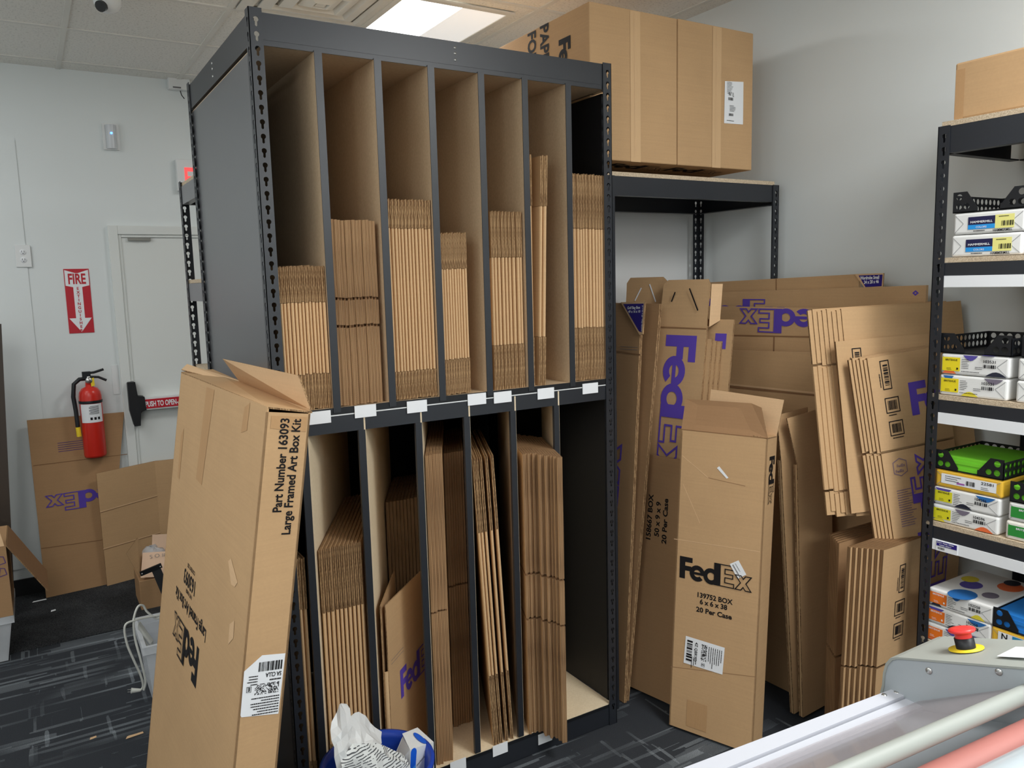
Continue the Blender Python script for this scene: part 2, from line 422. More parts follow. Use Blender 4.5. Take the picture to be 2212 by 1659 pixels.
dpart('bar_lettering', mb, WHT, pb)
hc = (-0.077, 2.83, 1.041)
mb = MB(); mb.prism([(hc[0]-.03, bz+.135), (hc[0]+.012, bz+.135), (hc[0]+.02, bz+.05), (hc[0]+.055, bz+.045), (hc[0]+.06, bz-.035), (hc[0]+.03, bz-.045), (hc[0]+.022, bz-.125), (hc[0]-.012, bz-.125), (hc[0]-.03, bz-.03)], 'y', YB - .075, YB - .012)
bevel(dpart('bar_end_cover', mb, plain('black_plastic', (22, 23, 26), .45), pb), .008, 2)
sp = (-0.165, 2.876, 1.24)
struct('trim_2', MB().box((sp[0]-.012, YB - .004, sp[2]-.14), (sp[0] + .022, YB, sp[2] + .03)), WHTP)

# walk-off mat
mb = MB(); mb.sheet([(-1.5, 2.06, .006), (.0, 2.06, .006), (.0, YB - .013, .006), (-1.5, YB - .013, .006)], .005)
solo('entrance_mat', mb, WALKOFF, 'plain dark speckled entrance mat on the floor before the white door', 'mat', (-.7, 2.4, .001))

# ceiling fixtures
def troffer(x0, y0, w, d, m, label):
    t = thing('ceiling_light', label, 'ceiling light', (x0 + w/2, y0 + d/2, ZC))
    f = MB(); 
    for a, b in (((x0, y0), (x0 + w, y0 + .03)), ((x0, y0 + d - .03), (x0 + w, y0 + d)), ((x0, y0 + .03), (x0 + .03, y0 + d - .03)), ((x0 + w - .03, y0 + .03), (x0 + w, y0 + d - .03))):
        f.box((*a, ZC - .010), (*b, ZC - .002))
    part(t, 'frame', f, TBAR)
    part(t, 'diffuser', MB().box((x0 + .025, y0 + .03, ZC - .006), (x0 + w*.55, y0 + d - .03, ZC - .0015)), m); part(t, 'reflector', MB().box((x0 + w*.55 + .002, y0 + .03, ZC - .006), (x0 + w - .03, y0 + d - .03, ZC - .0015)), LAMP2); return t
LAMP = emit('lit_diffuser', (1, 1, .99), 3.0)
LAMP2 = emit('reflector_glow', (1, .99, .97), .42)  # emission stands in for lamplight caught by the reflector
troffer(.885, .96, .56, .57, LAMP, 'lit square white ceiling panel light above the black slotted shelf')
vt = thing('ceiling_vent', 'white square louvered air vent in the ceiling left of the light panel', 'ceiling vent', (.61, 1.185, ZC))
for i, (hw, z) in enumerate(((.285, .012), (.21, .02), (.14, .028), (.075, .034))):
    mb = MB(); c = (.61, 1.185)
    def ring(h, zz): return [(c[0]-h, c[1]-h, zz), (c[0]+h, c[1]-h, zz), (c[0]+h, c[1]+h, zz), (c[0]-h, c[1]+h, zz)]
    mb.loft([ring(hw, ZC - .002), ring(hw, ZC - z*.5), ring(hw - .045, ZC - z), ring(max(.02, hw - .06), ZC - .004)], smooth=False)
    mb.v = mb.v; part(vt, 'louvre', mb, TBAR)
part(vt, 'core', MB().box((.59, 1.165, ZC - .03), (.63, 1.205, ZC - .002)), TBAR)
cc = (-0.177, 1.505, 2.86)
cm = thing('security_camera', 'white dome security camera on the ceiling above the door wall', 'camera', (cc[0], cc[1], ZC))
part(cm, 'base', MB().lathe([(0, 0), (.062, 0), (.062, -.02), (.055, -.03)], (cc[0], cc[1], ZC)), WHTP)
mb = MB(); mb.lathe([(.052, .012), (.054, -.005), (.05, -.025), (.038, -.043), (.02, -.053), (0, -.056)], (cc[0], cc[1], ZC - .028)); part(cm, 'dome', mb, WHTP)
d = V(-.5, -.62, -.45).normalized(); p = V(cc[0], cc[1], ZC - .045)
mb = MB(); mb.tube([p + d * .02, p + d * .0575], .022, 16); part(cm, 'lens', mb, plain('dark_glass', (30, 30, 32), .2))
# small things on the back wall
sn = (-0.073, 2.86, 2.565)
t = thing('motion_sensor', 'small white motion sensor with a blue light high on the wall', 'motion sensor', (sn[0], YB, sn[2]))
mb = MB(); mb.prism([(-.042, -.075), (.042, -.075), (.042, .07), (-.042, .07)], 'y', -.02, .0005); o = part(t, 'back_plate', mb, WHTP, local=True); bevel(o, .006)
mb = MB(); mb.prism([(.028*math.cos(a*math.pi/8 + math.pi), -.02 + .03*math.sin(a*math.pi/8 + math.pi)) for a in range(9)], 'z', -.07, .06, True); part(t, 'lens', mb, plain('grey_lens', (206, 210, 214), .25), local=True)
part(t, 'indicator_light', MB().lathe([(0, .003), (.006, .002), (.006, 0)], (0, -.05, .012), (0, -1, 0), 12), emit('blue_led', (.1, .3, 1), 3), local=True)
wb = (0.292, 2.85, 2.892)
t = thing('junction_box', 'white wall box with a loose wire just under the ceiling', 'wall box', (wb[0], YB, wb[2]))
o = part(t, 'cover', MB().box((-.045, -.05, -.042), (.075, -.001, .04)), WHTP, local=True); bevel(o, .006)
part(t, 'slot', MB().box((-.022, -.052, -.036), (.022, -.0495, -.028)), INKG, local=True)
mb = MB(); mb.tube([(.02, -.03, -.045), (.025, -.035, -.07), (.04, -.03, -.088)], .0025, 6); part(t, 'wire', mb, INKK, local=True)
es = (0.256, 2.85, 2.45); es2 = (0.257, 2.85, 2.328)
t = thing('exit_sign', 'white exit sign with a red letter, half hidden behind the black shelf', 'exit sign', (es[0], YB, es2[2]))
o = part(t, 'housing', MB().box((0, -.05, -.055), (.32, -.001, es[2] - es2[2] + .005)), WHTP, local=True); bevel(o, .004)
mb = MB(); letters(mb, 'EXIT', .125, (.042, -.0515, -.04), (1, 0, 0), (0, 0, 1), bold=.02, sx=.66); part(t, 'lettering', mb, emit('red_letters', (.9, .08, .08), .8), local=True)
# outlet
ol = (-0.556, 2.87, 1.899)
t = thing('wall_outlet', 'white duplex electrical outlet on the wall above the fire sign', 'outlet', (ol[0], YB - .007, ol[2]))
o = part(t, 'cover_plate', MB().box((-.037, -.006, -.06), (.037, 0, .06)), WHTP, local=True); bevel(o, .003)
for dz in (.021, -.021):
    r = part(t, 'socket', MB().lathe([(0, .002), (.015, .002), (.016, 0)], (0, -.006, dz), (0, -1, 0), 20), WHT, local=True)
    mb = MB(); mb.box((-.007, -.0086, dz - .001), (-.005, -.008, dz + .008)); mb.box((.005, -.0086, dz - .001), (.007, -.008, dz + .008)); mb.box((-.002, -.0086, dz - .009), (.002, -.008, dz - .005))
    part(r, 'slots', mb, INKK, local=True)
# fire sign
f0 = (-0.251, 2.876, 1.466); f1 = (-0.368, 2.876, 1.827)
cx = ((-0.367, 2.876, 1.472)[0] + f0[0]) / 2; W_, H_ = .102, f1[2] - f0[2]
t = thing('fire_sign', 'red and white arrow sign pointing down to the fire extinguisher', 'sign', (cx, YB, (f0[2] + f1[2]) / 2))
part(t, 'sign_plate', MB().box((-W_/2 - .012, -.003, -H_/2), (W_/2 + .012, -.0005, H_/2)), REDS, local=True)
w = W_/2 + .008; h = H_/2 - .006
A = [(-w, h), (-w*.1, h - .018), (w*.1, h - .018), (w, h), (w, h*.50), (w*.38, h*.45), (w*.38, -h*.55), (w*.95, -h*.55), (0, -h), (-w*.95, -h*.55), (-w*.38, -h*.55), (-w*.38, h*.45), (-w, h*.50)]
mb = MB(); mb.poly([A[::-1]], (0, -.0036, 0), (1, 0, 0), (0, 0, 1)); part(t, 'white_arrow', mb, WHT, local=True)
mb = MB(); letters(mb, 'FIRE', .058, (0, -.0042, h*.56), (1, 0, 0), (0, 0, 1), 'c', .03, width=None, sx=.62)
for i, ch in enumerate('EXTINGUISHER'): letters(mb, ch, .0158, (0, -.0042, h*.43 - H_*.0595 * (i + .55)), (1, 0, 0), (0, 0, 1), 'c', .03)
part(t, 'lettering', mb, REDS, local=True)
# extinguisher
e0 = (-0.291, 2.8, 0.763); ex, ez = (-0.303, 2.8, 0.764)[0], e0[2]; eh = (-0.309, 2.8, 1.166)[2] - ez; er = .058
t = thing('fire_extinguisher', 'red fire extinguisher with black hose hanging on the wall', 'fire extinguisher', (ex, YB - .078, ez))
mb = MB(); mb.lathe([(0, 0), (er*.93, 0), (er, .012), (er, eh - .055), (er*.93, eh - .03), (er*.7, eh - .01), (er*.34, eh), (er*.3, eh + .028), (0, eh + .028)], (0, 0, 0)); part(t, 'cylinder', mb, REDP, local=True)
mb = MB(); mb.lathe([(er + .002, -.008), (er + .003, 0), (er + .002, .008)], (0, 0, eh - .085)); part(t, 'strap', mb, BLKS, local=True)
vs = [[(er + .0012) * math.sin(a), -(er + .0012) * math.cos(a)] for a in [math.radians(-62 + 12 * k) for k in range(11)]]
mb = MB(); mb.loft([[(x, y, eh - .20) for x, y in vs], [(x, y, eh - .095) for x, y in vs]], False); lab = part(t, 'label', mb, WHT, local=True)
mb = MB()
for k in range(9):
    a = -.25 if k % 3 else -.15
    for a0, a1, z in ((a, .62, eh - .108 - k * .0055),):
        mb.loft([[((er+.002)*math.sin(q), -(er+.002)*math.cos(q), z + dz) for q in [a0 + (a1 - a0) * j / 5 for j in range(6)]] for dz in (0, .0022)], False)
for k in range(3):
    q0 = -.2 + .33 * k; mb.loft([[((er+.002)*math.sin(q), -(er+.002)*math.cos(q), z) for q in (q0, q0 + .1, q0 + .2)] for z in (eh - .185, eh - .17)], False)
part(lab, 'label_print', mb, INKK, local=True)
mb = MB(); mb.lathe([(.017, 0), (.017, .03), (.011, .04), (0, .04)], (0, 0, eh + .026), seg=16); part(t, 'valve', mb, CHRM, local=True)
mb = MB(); mb.sheet([(-.03, .02, eh + .05), (-.03, -.02, eh + .05), (.012, -.02, eh + .05), (.012, .02, eh + .05)], .004, (0, 0, 1)); mb.box((-.03, -.015, eh + .05), (.012, .015, eh + .085)); part(t, 'valve_head', mb, BLKS, local=True)
mb = MB(); mb.tube([(-.02, 0, eh + .075), (.03, -.005, eh + .078), (.08, -.005, eh + .092)], .007, 8); part(t, 'carry_handle', mb, BLKS, local=True)
mb = MB(); mb.tube([(.0, -.005, eh + .055), (.05, -.005, eh + .05), (.09, -.008, eh + .028)], .007, 8); part(t, 'lever', mb, BLKS, local=True)
mb = MB(); mb.lathe([(0, .006), (.016, .006), (.018, 0)], (0, -.02, eh + .035), (0, -1, 0), 18); part(t, 'gauge', mb, CHRM, local=True)
mb = MB(); mb.sheet([(.006, -.02, eh + .045), (.026, -.02, eh + .05), (.028, -.022, eh + .005), (.01, -.022, eh)], .001, (0, -1, 0)); part(t, 'tag', mb, YEL, local=True)
mb = MB(); mb.tube([(-.01, 0, eh + .045), (-.045, -.005, eh + .045), (-.075, -.01, eh + .02), (-.084, -.012, eh - .05), (-.078, -.02, eh - .13), (-.076, -.025, eh - .22)], .0115, 10); hs = part(t, 'hose', mb, BLKS, local=True)
mb = MB(); mb.tube([(-.076, -.025, eh - .222), (-.074, -.027, eh - .275)], .0125, 10); part(hs, 'nozzle', mb, YEL, local=True)

# ================================================================== racks
def keyhole(x, z, k=1.):
    r, s, L = .0072*k, .0034*k, .0165*k
    pts = [(x + r*math.cos(a), z + r*math.sin(a)) for a in [math.radians(-62 + 304 * i / 10) for i in range(11)]]
    return pts + [(x - s, z - L), (x, z - L - .003*k), (x + s, z - L)]
def post(root, x, y, sx, sy, H, z0=0., w=.036, pitch=.0381, name='post', holes=True, z_from=0):
    n = int((H - .02) / pitch); zs = [H - .03 - pitch * i for i in range(n)] if holes else []
    zs = [z for z in zs if z > max(.04, z_from)]
    mb = MB()
    u = (1, 0, 0) if sy > 0 else (-1, 0, 0); o = (min(x, x + sx*w), y, 0) if sy > 0 else (max(x, x + sx*w), y, 0)
    cx = w * .54
    for a, b in ((o, u), ((x, max(y, y + sy*w), 0) if sx > 0 else (x, min(y, y + sy*w), 0), (0, -1, 0) if sx > 0 else (0, 1, 0))):
        lo = z0
        for z in sorted(zs):
            if z - .026 > lo: mb.poly([[(0, lo), (w, lo), (w, z - .026), (0, z - .026)]], a, b, (0, 0, 1), .0022); lo = z - .026
            hi = z + .0121; mb.poly([[(0, lo), (w, lo), (w, hi), (0, hi)], keyhole(cx, z)[::-1]], a, b, (0, 0, 1), .0022); lo = hi
        mb.poly([[(0, lo), (w, lo), (w, H), (0, H)]], a, b, (0, 0, 1), .0022)
    return part(root, name, mb, BLK)

RW, RD, RH = 1.226, .928, 2.438
ZM, ZB_ = 1.337, .0855
rack = thing('slotted_shelf', 'tall black steel shelf with upright dividers holding flattened boxes', 'shelf', (RW/2, RD/2, 0))
post(rack, 0, 0, 1, 1, RH); post(rack, RW, 0, -1, 1, RH - .006); post(rack, 0, RD, 1, -1, RH); post(rack, RW, RD, -1, -1, RH - .006, holes=False)
def cbeam(root, a, b, z0, z1, face, name='beam', m=BLK, inset=.004):
    """sheet steel beam with a small inward lip"""
    (x0, y0), (x1, y1) = a, b; mb = MB()
    if face in ('-y', '+y'):
        s = 1 if face == '-y' else -1; y = y0 + s * inset
        mb.prism([(y, z0), (y + s*.03, z0), (y + s*.03, z0 + .004), (y + s*.004, z0 + .006), (y + s*.004, z1 - .014), (y + s*.018, z1 - .014), (y + s*.018, z1 - .010), (y, z1)], 'x', x0, x1)
    else:
        s = 1 if face == '-x' else -1; x = x0 + s * inset
        mb.prism([(x, z0), (x + s*.03, z0), (x + s*.03, z0 + .004), (x + s*.004, z0 + .006), (x + s*.004, z1 - .014), (x + s*.018, z1 - .014), (x + s*.018, z1 - .010), (x, z1)], 'y', y0, y1)
    return part(root, name, mb, m)
cbeam(rack, (.032, 0), (RW - .034, 0), 2.358, 2.428, '-y'); cbeam(rack, (.032, RD), (RW - .034, RD), 2.358, 2.428, '+y')
cbeam(rack, (0, .03), (0, RD - .03), 2.345, 2.428, '-x'); cbeam(rack, (RW, .03), (RW, RD - .03), 2.345, 2.428, '+x')
cbeam(rack, (.032, 0), (RW - .034, 0), 1.262, 1.313, '-y'); cbeam(rack, (.032, 0), (RW - .034, 0), .004, .072, '-y')
mb = MB(); mb.box((.03, .008, 2.344), (RW - .03, RD - .01, 2.358)); mb.mi = 1; mb.box((.032, .005, 2.3435), (RW - .034, .008, 2.358)); part(rack, 'top_board', mb, [HB, BLK])
mb = MB(); mb.box((.02, .006, 1.3165), (RW - .02, RD - .02, ZM)); mb.mi = 1; mb.box((.032, .003, 1.3165), (RW - .034, .006, ZM)); part(rack, 'deck', mb, [HB, BLKS])
mb = MB(); mb.box((.03, .0035, 1.3128), (RW - .034, .006, 1.3165)); part(rack, 'deck_strip', mb, WHTP)
mb = MB(); mb.box((.02, .006, .072), (RW - .02, RD - .02, ZB_)); mb.mi = 1; mb.box((.032, .003, .072), (RW - .034, .006, ZB_ - .002)); part(rack, 'deck', mb, [HBL, BLKS])
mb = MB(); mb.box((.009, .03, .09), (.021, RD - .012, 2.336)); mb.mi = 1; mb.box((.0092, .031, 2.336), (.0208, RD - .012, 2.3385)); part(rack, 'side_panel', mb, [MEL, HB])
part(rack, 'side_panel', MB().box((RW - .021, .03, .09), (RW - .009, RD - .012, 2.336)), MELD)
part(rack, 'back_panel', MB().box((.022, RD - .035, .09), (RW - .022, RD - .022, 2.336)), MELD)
UX = [.1745, .3515, .523, .6965, .859, 1.032]; LX = [.0705, .2475, .435, .607, .783, .961]; DT = .0215
for x in UX:
    mb = MB(); mb.box((x, .003, ZM), (x + DT, RD - .036, 2.344)); mb.mi = 1; mb.box((x - .0004, .0005, ZM - .014), (x + DT + .0004, .003, 2.347)); part(rack, 'divider', mb, [HB, BLK])
LA = 27.
def ang(p, x, deg):
    a = math.radians(deg); return (x + p[0]*math.cos(a) + p[1]*math.sin(a), -p[0]*math.sin(a) + p[1]*math.cos(a))
for i, x in enumerate(LX):
    L = (.86, .86, .86, .86, .80, .40)[i]; mb = MB()
    a, b, c, d = [ang(q, x, LA) for q in ((0, .012), (DT*.9, .012), (DT*.9, L), (0, L))]
    mb.prism([a, b, c, d], 'z', ZB_, 1.311); mb.mi = 1
    mb.box((x, .001, ZB_ + .004), (x + DT, .012, 1.262)); part(rack, 'divider', mb, [HBL, BLK])
for (x, y) in ((690,901), (789,887), (901,877), (1030,861), (1086,857), (1179,849), (1275,838)):
    pass
for c in ((0.13, 0, 1.316), (0.272, 0, 1.32), (0.442, 0, 1.316), (0.656, 0, 1.318), (0.754, 0, 1.315), (0.927, 0, 1.311), (1.118, 0, 1.311)):
    part(rack, 'price_label', MB().box((c[0] - .034, -.0012, c[2] - .02), (c[0] + .034, .0012, c[2] + .017)), WHT)
for c in ((0.539, -0.001, 0.075), (0.705, -0.001, 0.076), (0.894, -0.001, 0.055)):
    part(rack, 'price_label', MB().box((c[0] - .03, -.0012, c[2] - .022), (c[0] + .03, .0012, c[2] + .017)), WHT)
mb = MB()
for x in (.62,):
    for z in (2.41, 2.393, 2.374): mb.lathe([(0, .002), (.004, .0015), (.0045, 0)], (x, .004, z), (0, -1, 0), 10)
for y in (.5,):
    for z in (2.41, 2.393, 2.37): mb.lathe([(0, .002), (.004, .0015), (.0045, 0)], (.004, y, z), (-1, 0, 0), 10)
part(rack, 'rivets', mb, CHRM)

# corner rack under the two big cartons
cr = thing('corner_shelf', 'black steel rack in the corner carrying two big cartons', 'shelf', (1.72, .31, 0))
cx0, cx1, cy0, cy1, chz = 1.262, 2.182, .075, .545, 2.068
post(cr, cx1, cy0, -1, 1, chz); post(cr, cx1, cy1, -1, -1, chz); post(cr, cx0, cy0, 1, 1, chz, holes=False); post(cr, cx0, cy1, 1, -1, chz, holes=False)
cbeam(cr, (cx0 + .034, cy0), (cx1 - .034, cy0), 1.998, 2.067, '-y'); cbeam(cr, (cx0 + .034, cy1), (cx1 - .034, cy1), 1.985, 2.067, '+y')
cbeam(cr, (cx1, cy0 + .03), (cx1, cy1 - .03), 1.985, 2.067, '+x'); cbeam(cr, (cx0, cy0 + .03), (cx0, cy1 - .03), 1.985, 2.067, '-x')
part(cr, 'deck', MB().box((cx0 + .008, cy0 + .008, 2.068), (cx1 - .02, cy1 - .008, 2.083)), CHIP)

# rack standing behind the slotted shelf, seen past its left side
br = thing('rear_shelf', 'black steel rack behind the tall shelf, only its left end showing', 'shelf', (.5, 1.18, 0))
bx0, bx1, by0, by1, bh = .025, .94, .945, 1.405, 2.145
post(br, bx0, by0, 1, 1, bh); post(br, bx0, by1, 1, -1, bh); post(br, bx1, by0, -1, 1, bh, holes=False); post(br, bx1, by1, -1, -1, bh, holes=False)
BZ = [2.135, (0.03, 1.458, 1.732)[2], (0.03, 1.446, 1.369)[2], .75]
for z in BZ:
    cbeam(br, (bx0, by0 + .03), (bx0, by1 - .03), z - .085, z - .012, '-x', m=plain('grey_steel_beam', (120, 121, 124), .4)); cbeam(br, (bx0 + .034, by1), (bx1 - .034, by1), z - .085, z - .012, '+y'); cbeam(br, (bx0 + .034, by0), (bx1 - .034, by0), z - .085, z - .012, '-y')
    part(br, 'deck', MB().box((bx0 + .008, by0 + .008, z - .011), (bx1 - .02, by1 - .008, z + .004)), CHIP)
TUB = plain('white_tube', (222, 222, 220), .45)
zt = BZ[1] + .0045
for i, (x, y, h) in enumerate(((.115, 1.21, .30), (.17, 1.13, .27))):
    mb = MB(); mb.tube([(0, 0, 0), (0, 0, h)], .03, 16); o = solo('mailing_tube', mb, TUB, ('white tube standing on the rear rack beside its open end', 'second white tube on the rear rack, tucked behind the first')[i], 'tube', (0, 0, 0), 'white tubes on the rear rack'); o.location = (x, y, zt)
mb = MB(); mb.tube([(0, 0, 0), (0, .05, .012), (0, .14, .06)], .02, 12); o = solo('pipe_elbow', mb, plain('grey_pipe', (170, 170, 166), .4), 'grey bent pipe piece lying over the white tubes on the rear rack', 'pipe', (0, 0, 0)); o.location = (.115, 1.17, zt + .325)
mb = MB(); mb.box((0, 0, 0), (.22, .30, .16)); o = solo('white_box', mb, WHT, 'white box on the lower visible deck of the rear rack', 'box', (0, 0, 0)); o.location = (.11, 1.02, BZ[2] + .0045)
# ================================================================== flattened cartons in the slotted shelf
ORD = ['first', 'second', 'third', 'fourth', 'fifth', 'sixth', 'seventh', 'eighth', 'ninth', 'tenth', 'eleventh', 'twelfth', 'thirteenth', 'fourteenth', 'fifteenth', 'sixteenth']
def board(mb, x0, x1, y0, y1, z0, z1, e=1, wave=0., seg=1):
    """one board: cut edges get material e; wave bends it sideways along z"""
    rows = []
    for k in range(seg + 1):
        z = z0 + (z1 - z0) * k / seg; d = wave * math.sin(math.pi * 2.2 * k / seg) if wave else 0
        rows.append([(x0 + d, y0, z), (x1 + d, y0, z), (x1 + d, y1, z), (x0 + d, y1, z)])
    vs = [p for r in rows for p in r]
    m0 = mb.mi
    mb.mi = e; mb.add(vs, [(4*k, 4*k+1, 4*k+5, 4*k+4) for k in range(seg)] + [(4*k+2, 4*k+3, 4*k+7, 4*k+6) for k in range(seg)] + [(3, 2, 1, 0), (4*seg, 4*seg+1, 4*seg+2, 4*seg+3)])
    mb.mi = m0; mb.add(vs, [(4*k+1, 4*k+2, 4*k+6, 4*k+5) for k in range(seg)] + [(4*k+3, 4*k, 4*k+4, 4*k+7) for k in range(seg)])
def glued_flat(name, H, f, D, T, wave=0.):
    """glued sleeve folded flat: rounded fold between raw-edged flaps"""
    t = thing(name, None, 'box'); r = T / 2
    prof = [(r - r*math.cos(a), r*1.7 - r*1.7*math.sin(a)) for a in [math.pi * k / 8 for k in range(9)]] + [(T, D), (0, D)]
    mb = MB(); mb.prism(prof, 'z', f + .001, H - f - .001, False); o = part(t, 'body', mb, KRF, local=True)
    for p in o.data.polygons: p.use_smooth = len(p.vertices) == 4 and abs(p.normal.z) < .5 and p.normal.y < .3
    th = T * .42; seg = 10 if wave else 1
    for z0, z1 in ((H - f, H), (0, f)):
        for x in (0, T - th):
            mb = MB(); mb.mi = 0; board(mb, x, x + th, .0015, D, z0 + (.0 if z0 else 0), z1 - (0 if x else .003 if z0 else 0), 1, wave, seg); part(t, 'flap', mb, [KR, CE2], local=True)
    return t
def diecut_flat(name, H, zs, D, T):
    t = thing(name, None, 'box'); cuts = [0.] + list(zs) + [H]
    for i in range(len(cuts) - 1):
        a = cuts[i] + (.004 if i else 0); b = cuts[i+1] - (.004 if i < len(cuts) - 2 else 0)
        mb = MB(); board(mb, 0, T, .001 if i % 2 == 0 else 0, D, a, b, 1); part(t, 'panel' if 0 < i < len(cuts) - 2 or (len(cuts) == 3 and i == 0) else 'flap', mb, [KR, CE], local=True)
    mb = MB()
    for z in zs: mb.box((.001, .012, z - .0045), (T - .001, D, z + .0045))
    if len(zs) > 1: 
        for i, z in enumerate(zs):
            m2 = MB(); m2.box((.001, .012, z - .0045), (T - .001, D, z + .0045)); part(t, 'crease', m2, KRS, local=True)
    else: part(t, 'crease', mb, KRS, local=True)
    return t
def row(proto, spots, what, where, group):
    n = len(spots)
    for i, (x, y, z, rz, ry) in enumerate(spots):
        o = proto if i == 0 else copy_tree(proto)
        o.location = (x, y, z); o.rotation_euler = (0, math.radians(ry), math.radians(-rz)); o['group'] = group
        w = 'leftmost' if i == 0 else 'rightmost' if i == n - 1 else ORD[i] + ' from the left'
        o['label'] = f'{what}, {w} {where}'
def spread(x0, x1, n, T, z, jx=.0008, jy=.004, y0=.008, rz=0):
    st = (x1 - x0 - T) / max(1, n - 1); out = []
    for i in range(n): out.append((x0 + st * i, y0 + R.uniform(0, jy), z + R.uniform(0, .004), rz, 0))
    return out
zd = ZM + .0003; zl = ZB_ + .0003
row(glued_flat('flattened_carton', .415, .103, .55, .0084), spread(.0395, .1725, 13, .0084, zd, jy=.008), 'folded kraft carton', 'in the first upper bay of the black shelf', 'flattened cartons in the first upper bay')
row(diecut_flat('flattened_carton', .546, (.236, .317), .6, .0088), spread(.1985, .337, 13, .0088, zd, jy=.010), 'dark-edged flat carton', 'in the second upper bay of the black shelf', 'flattened cartons in the second upper bay')
row(glued_flat('flattened_carton', .61, .086, .6, .0086, .0016), spread(.376, .519, 13, .0086, zd, jy=.006), 'wavy-edged folded carton', 'in the third upper bay of the black shelf', 'flattened cartons in the third upper bay')
row(glued_flat('flattened_carton', .512, .112, .5, .0080), spread(.548, .641, 10, .0080, zd), 'short folded carton', 'in the fourth upper bay of the black shelf', 'flattened cartons in the fourth upper bay')
p5 = glued_flat('flattened_carton', .585, .148, .5, .0098)
xs = [.7190, .7325, .7445, .7580, .7730, .7870, .8010, .8150, .8300, .8425]; hz = [.042, .0, .012, .0, .002, .0, .004, 0, .002, .006]
row(p5, [(x, .008 + R.uniform(0, .01), zd + (h if i == 0 else 0) * 0 + .0, 0, 0) for i, (x, h) in enumerate(zip(xs, hz))], 'uneven folded carton', 'in the fifth upper bay of the black shelf', 'flattened cartons in the fifth upper bay')
p6 = glued_flat('flattened_carton', .772, .166, .5, .0115)
row(p6, [(.8815, .012, zd, 0, .3), (.9070, .010, zd + .0003, 0, 1.9), (.9210, .006, zd + .0004, 0, 1.9)], 'tall folded carton', 'of three in the sixth upper bay', 'flattened cartons in the sixth upper bay')
row(glued_flat('flattened_carton', .717, .186, .55, .0098), spread(1.0555, 1.2045, 12, .0098, zd, y0=.006, jy=.009), 'folded carton', 'in the last upper bay beside the right post', 'flattened cartons in the seventh upper bay')
# lower slots, where the dividers run askew
def slot(x0, x1, n, H, angd, y=0., z=zl, ry=0, yo=None, jy=.008):
    out = []; a = math.radians(angd)
    for i in range(n):
        x = x0 + (x1 - x0) * i / max(1, n - 1); s = (yo[i] if yo else y) + R.uniform(0, jy)
        out.append((x + s * math.sin(a), s * math.cos(a), z, angd, ry))
    return out
row(glued_flat('flattened_carton', .826, .2, .6, .0096), slot(.0985, .2215, 10, 0, 27.2, .022), 'long folded carton', 'in the lower slot behind the blue bin', 'flattened cartons in the second lower slot')
row(glued_flat('flattened_carton', .81, .16, .6, .0108), [(.045, .03, zl, 0, 0), (.0572, .024, zl, 0, 0)], 'folded carton', 'in the narrow lower slot beside the left post', 'flattened cartons in the first lower slot')
row(diecut_flat('flattened_carton', (0.514, 0.4, 0.903)[2] - .086, (.42,), .38, .0105), slot(.2755, .3885, 9, 0, 27.2, .46), 'shaded flat carton', 'deep in the lower slot behind the opened carton', 'flattened cartons in the third lower slot')
row(diecut_flat('flattened_carton', 1.064, (.535,), .62, .0105), slot(.4605, .5085, 5, 0, 27.2, .022), 'long dark-edged carton', 'of the front bunch in the fourth lower slot', 'flattened cartons in the fourth lower slot')
row(diecut_flat('flattened_carton', 1.02, (.535,), .45, .0082), slot(.5235, .591, 8, 0, 27.2, .215), 'long shaded carton', 'pushed back in the fourth lower slot', 'pushed back cartons in the fourth lower slot')
row(glued_flat('flattened_carton', 1.028, .257, .5, .0098), [(x, .012, zl + .001, 24., -2.4) for x in (.686, .698, .713, .735, .757)], 'leaning folded carton', 'of five in the fifth lower slot', 'flattened cartons in the fifth lower slot')
yo5 = [0, .002, -.004, 0, -.01, -.008, -.05, -.052, -.075, -.07, -.085, -.105, -.12, -.125]
row(diecut_flat('flattened_carton', 1.022, (.431, .594), .36, .0086), slot(.8275, .9495, 14, 0, 22.5, yo=yo5), 'long flat carton', 'jutting from the sixth lower slot', 'flattened cartons in the sixth lower slot')
# the carton opened into a V in the third lower slot
za = .70; zo = ZB_ + .0005
t = thing('opened_carton', 'half opened carton with purple lettering standing in the lower slot behind the bin', 'box', (.31, 0.02, zo))
P0 = V(.306, .004, 0); Lf = V((0.482, 0.295, 0.72)); Rf = V((0.539, 0.225, 0.71))
dl = V(Lf.x - P0.x, Lf.y - P0.y, 0).normalized(); dr = V(Rf.x - P0.x, Rf.y - P0.y, 0).normalized()
zt = .695
mb = MB(); mb.sheet([P0 + V(.002, 0, zo), P0 + dr*.36 + V(.002, 0, zo), P0 + dr*.36 + V(.002, 0, zt), P0 + V(.002, 0, zt)], .004, dr.cross(V(0, 0, 1)), 1); fp = part(t, 'front_panel', mb, [KR, CE2])
mb = MB(); mb.sheet([P0 + V(-.012, .004, zo), P0 + dl*.30 + V(-.012, .004, zo), P0 + dl*.30 + V(-.012, .004, zt), P0 + V(-.012, .004, zt)], .004, dl.cross(V(0, 0, 1)), 1); part(t, 'back_panel', mb, [KR, CE2])
mb = MB(); mb.prism([(.300 + .007*math.cos(a), .0075 - .007*math.sin(a)) for a in [math.pi*k/8 for k in range(9)]], 'z', zo, .475, True); part(t, 'fold', mb, KRF)
nn = dr.cross(V(0, 0, 1)).normalized()
mb = MB(); logo(mb, .10, P0 + dr*.085 + V(.002, 0, .335) + nn*.001, dr, (0, 0, 1), sx=.85); part(t, 'lettering', mb, INKP)
mb = MB()
for k in range(2): mb.rect(0, 0, .10, .0015, P0 + dr*.02 + V(.002, 0, .50 - .012*k) + nn*.001, dr, (0, 0, 1))
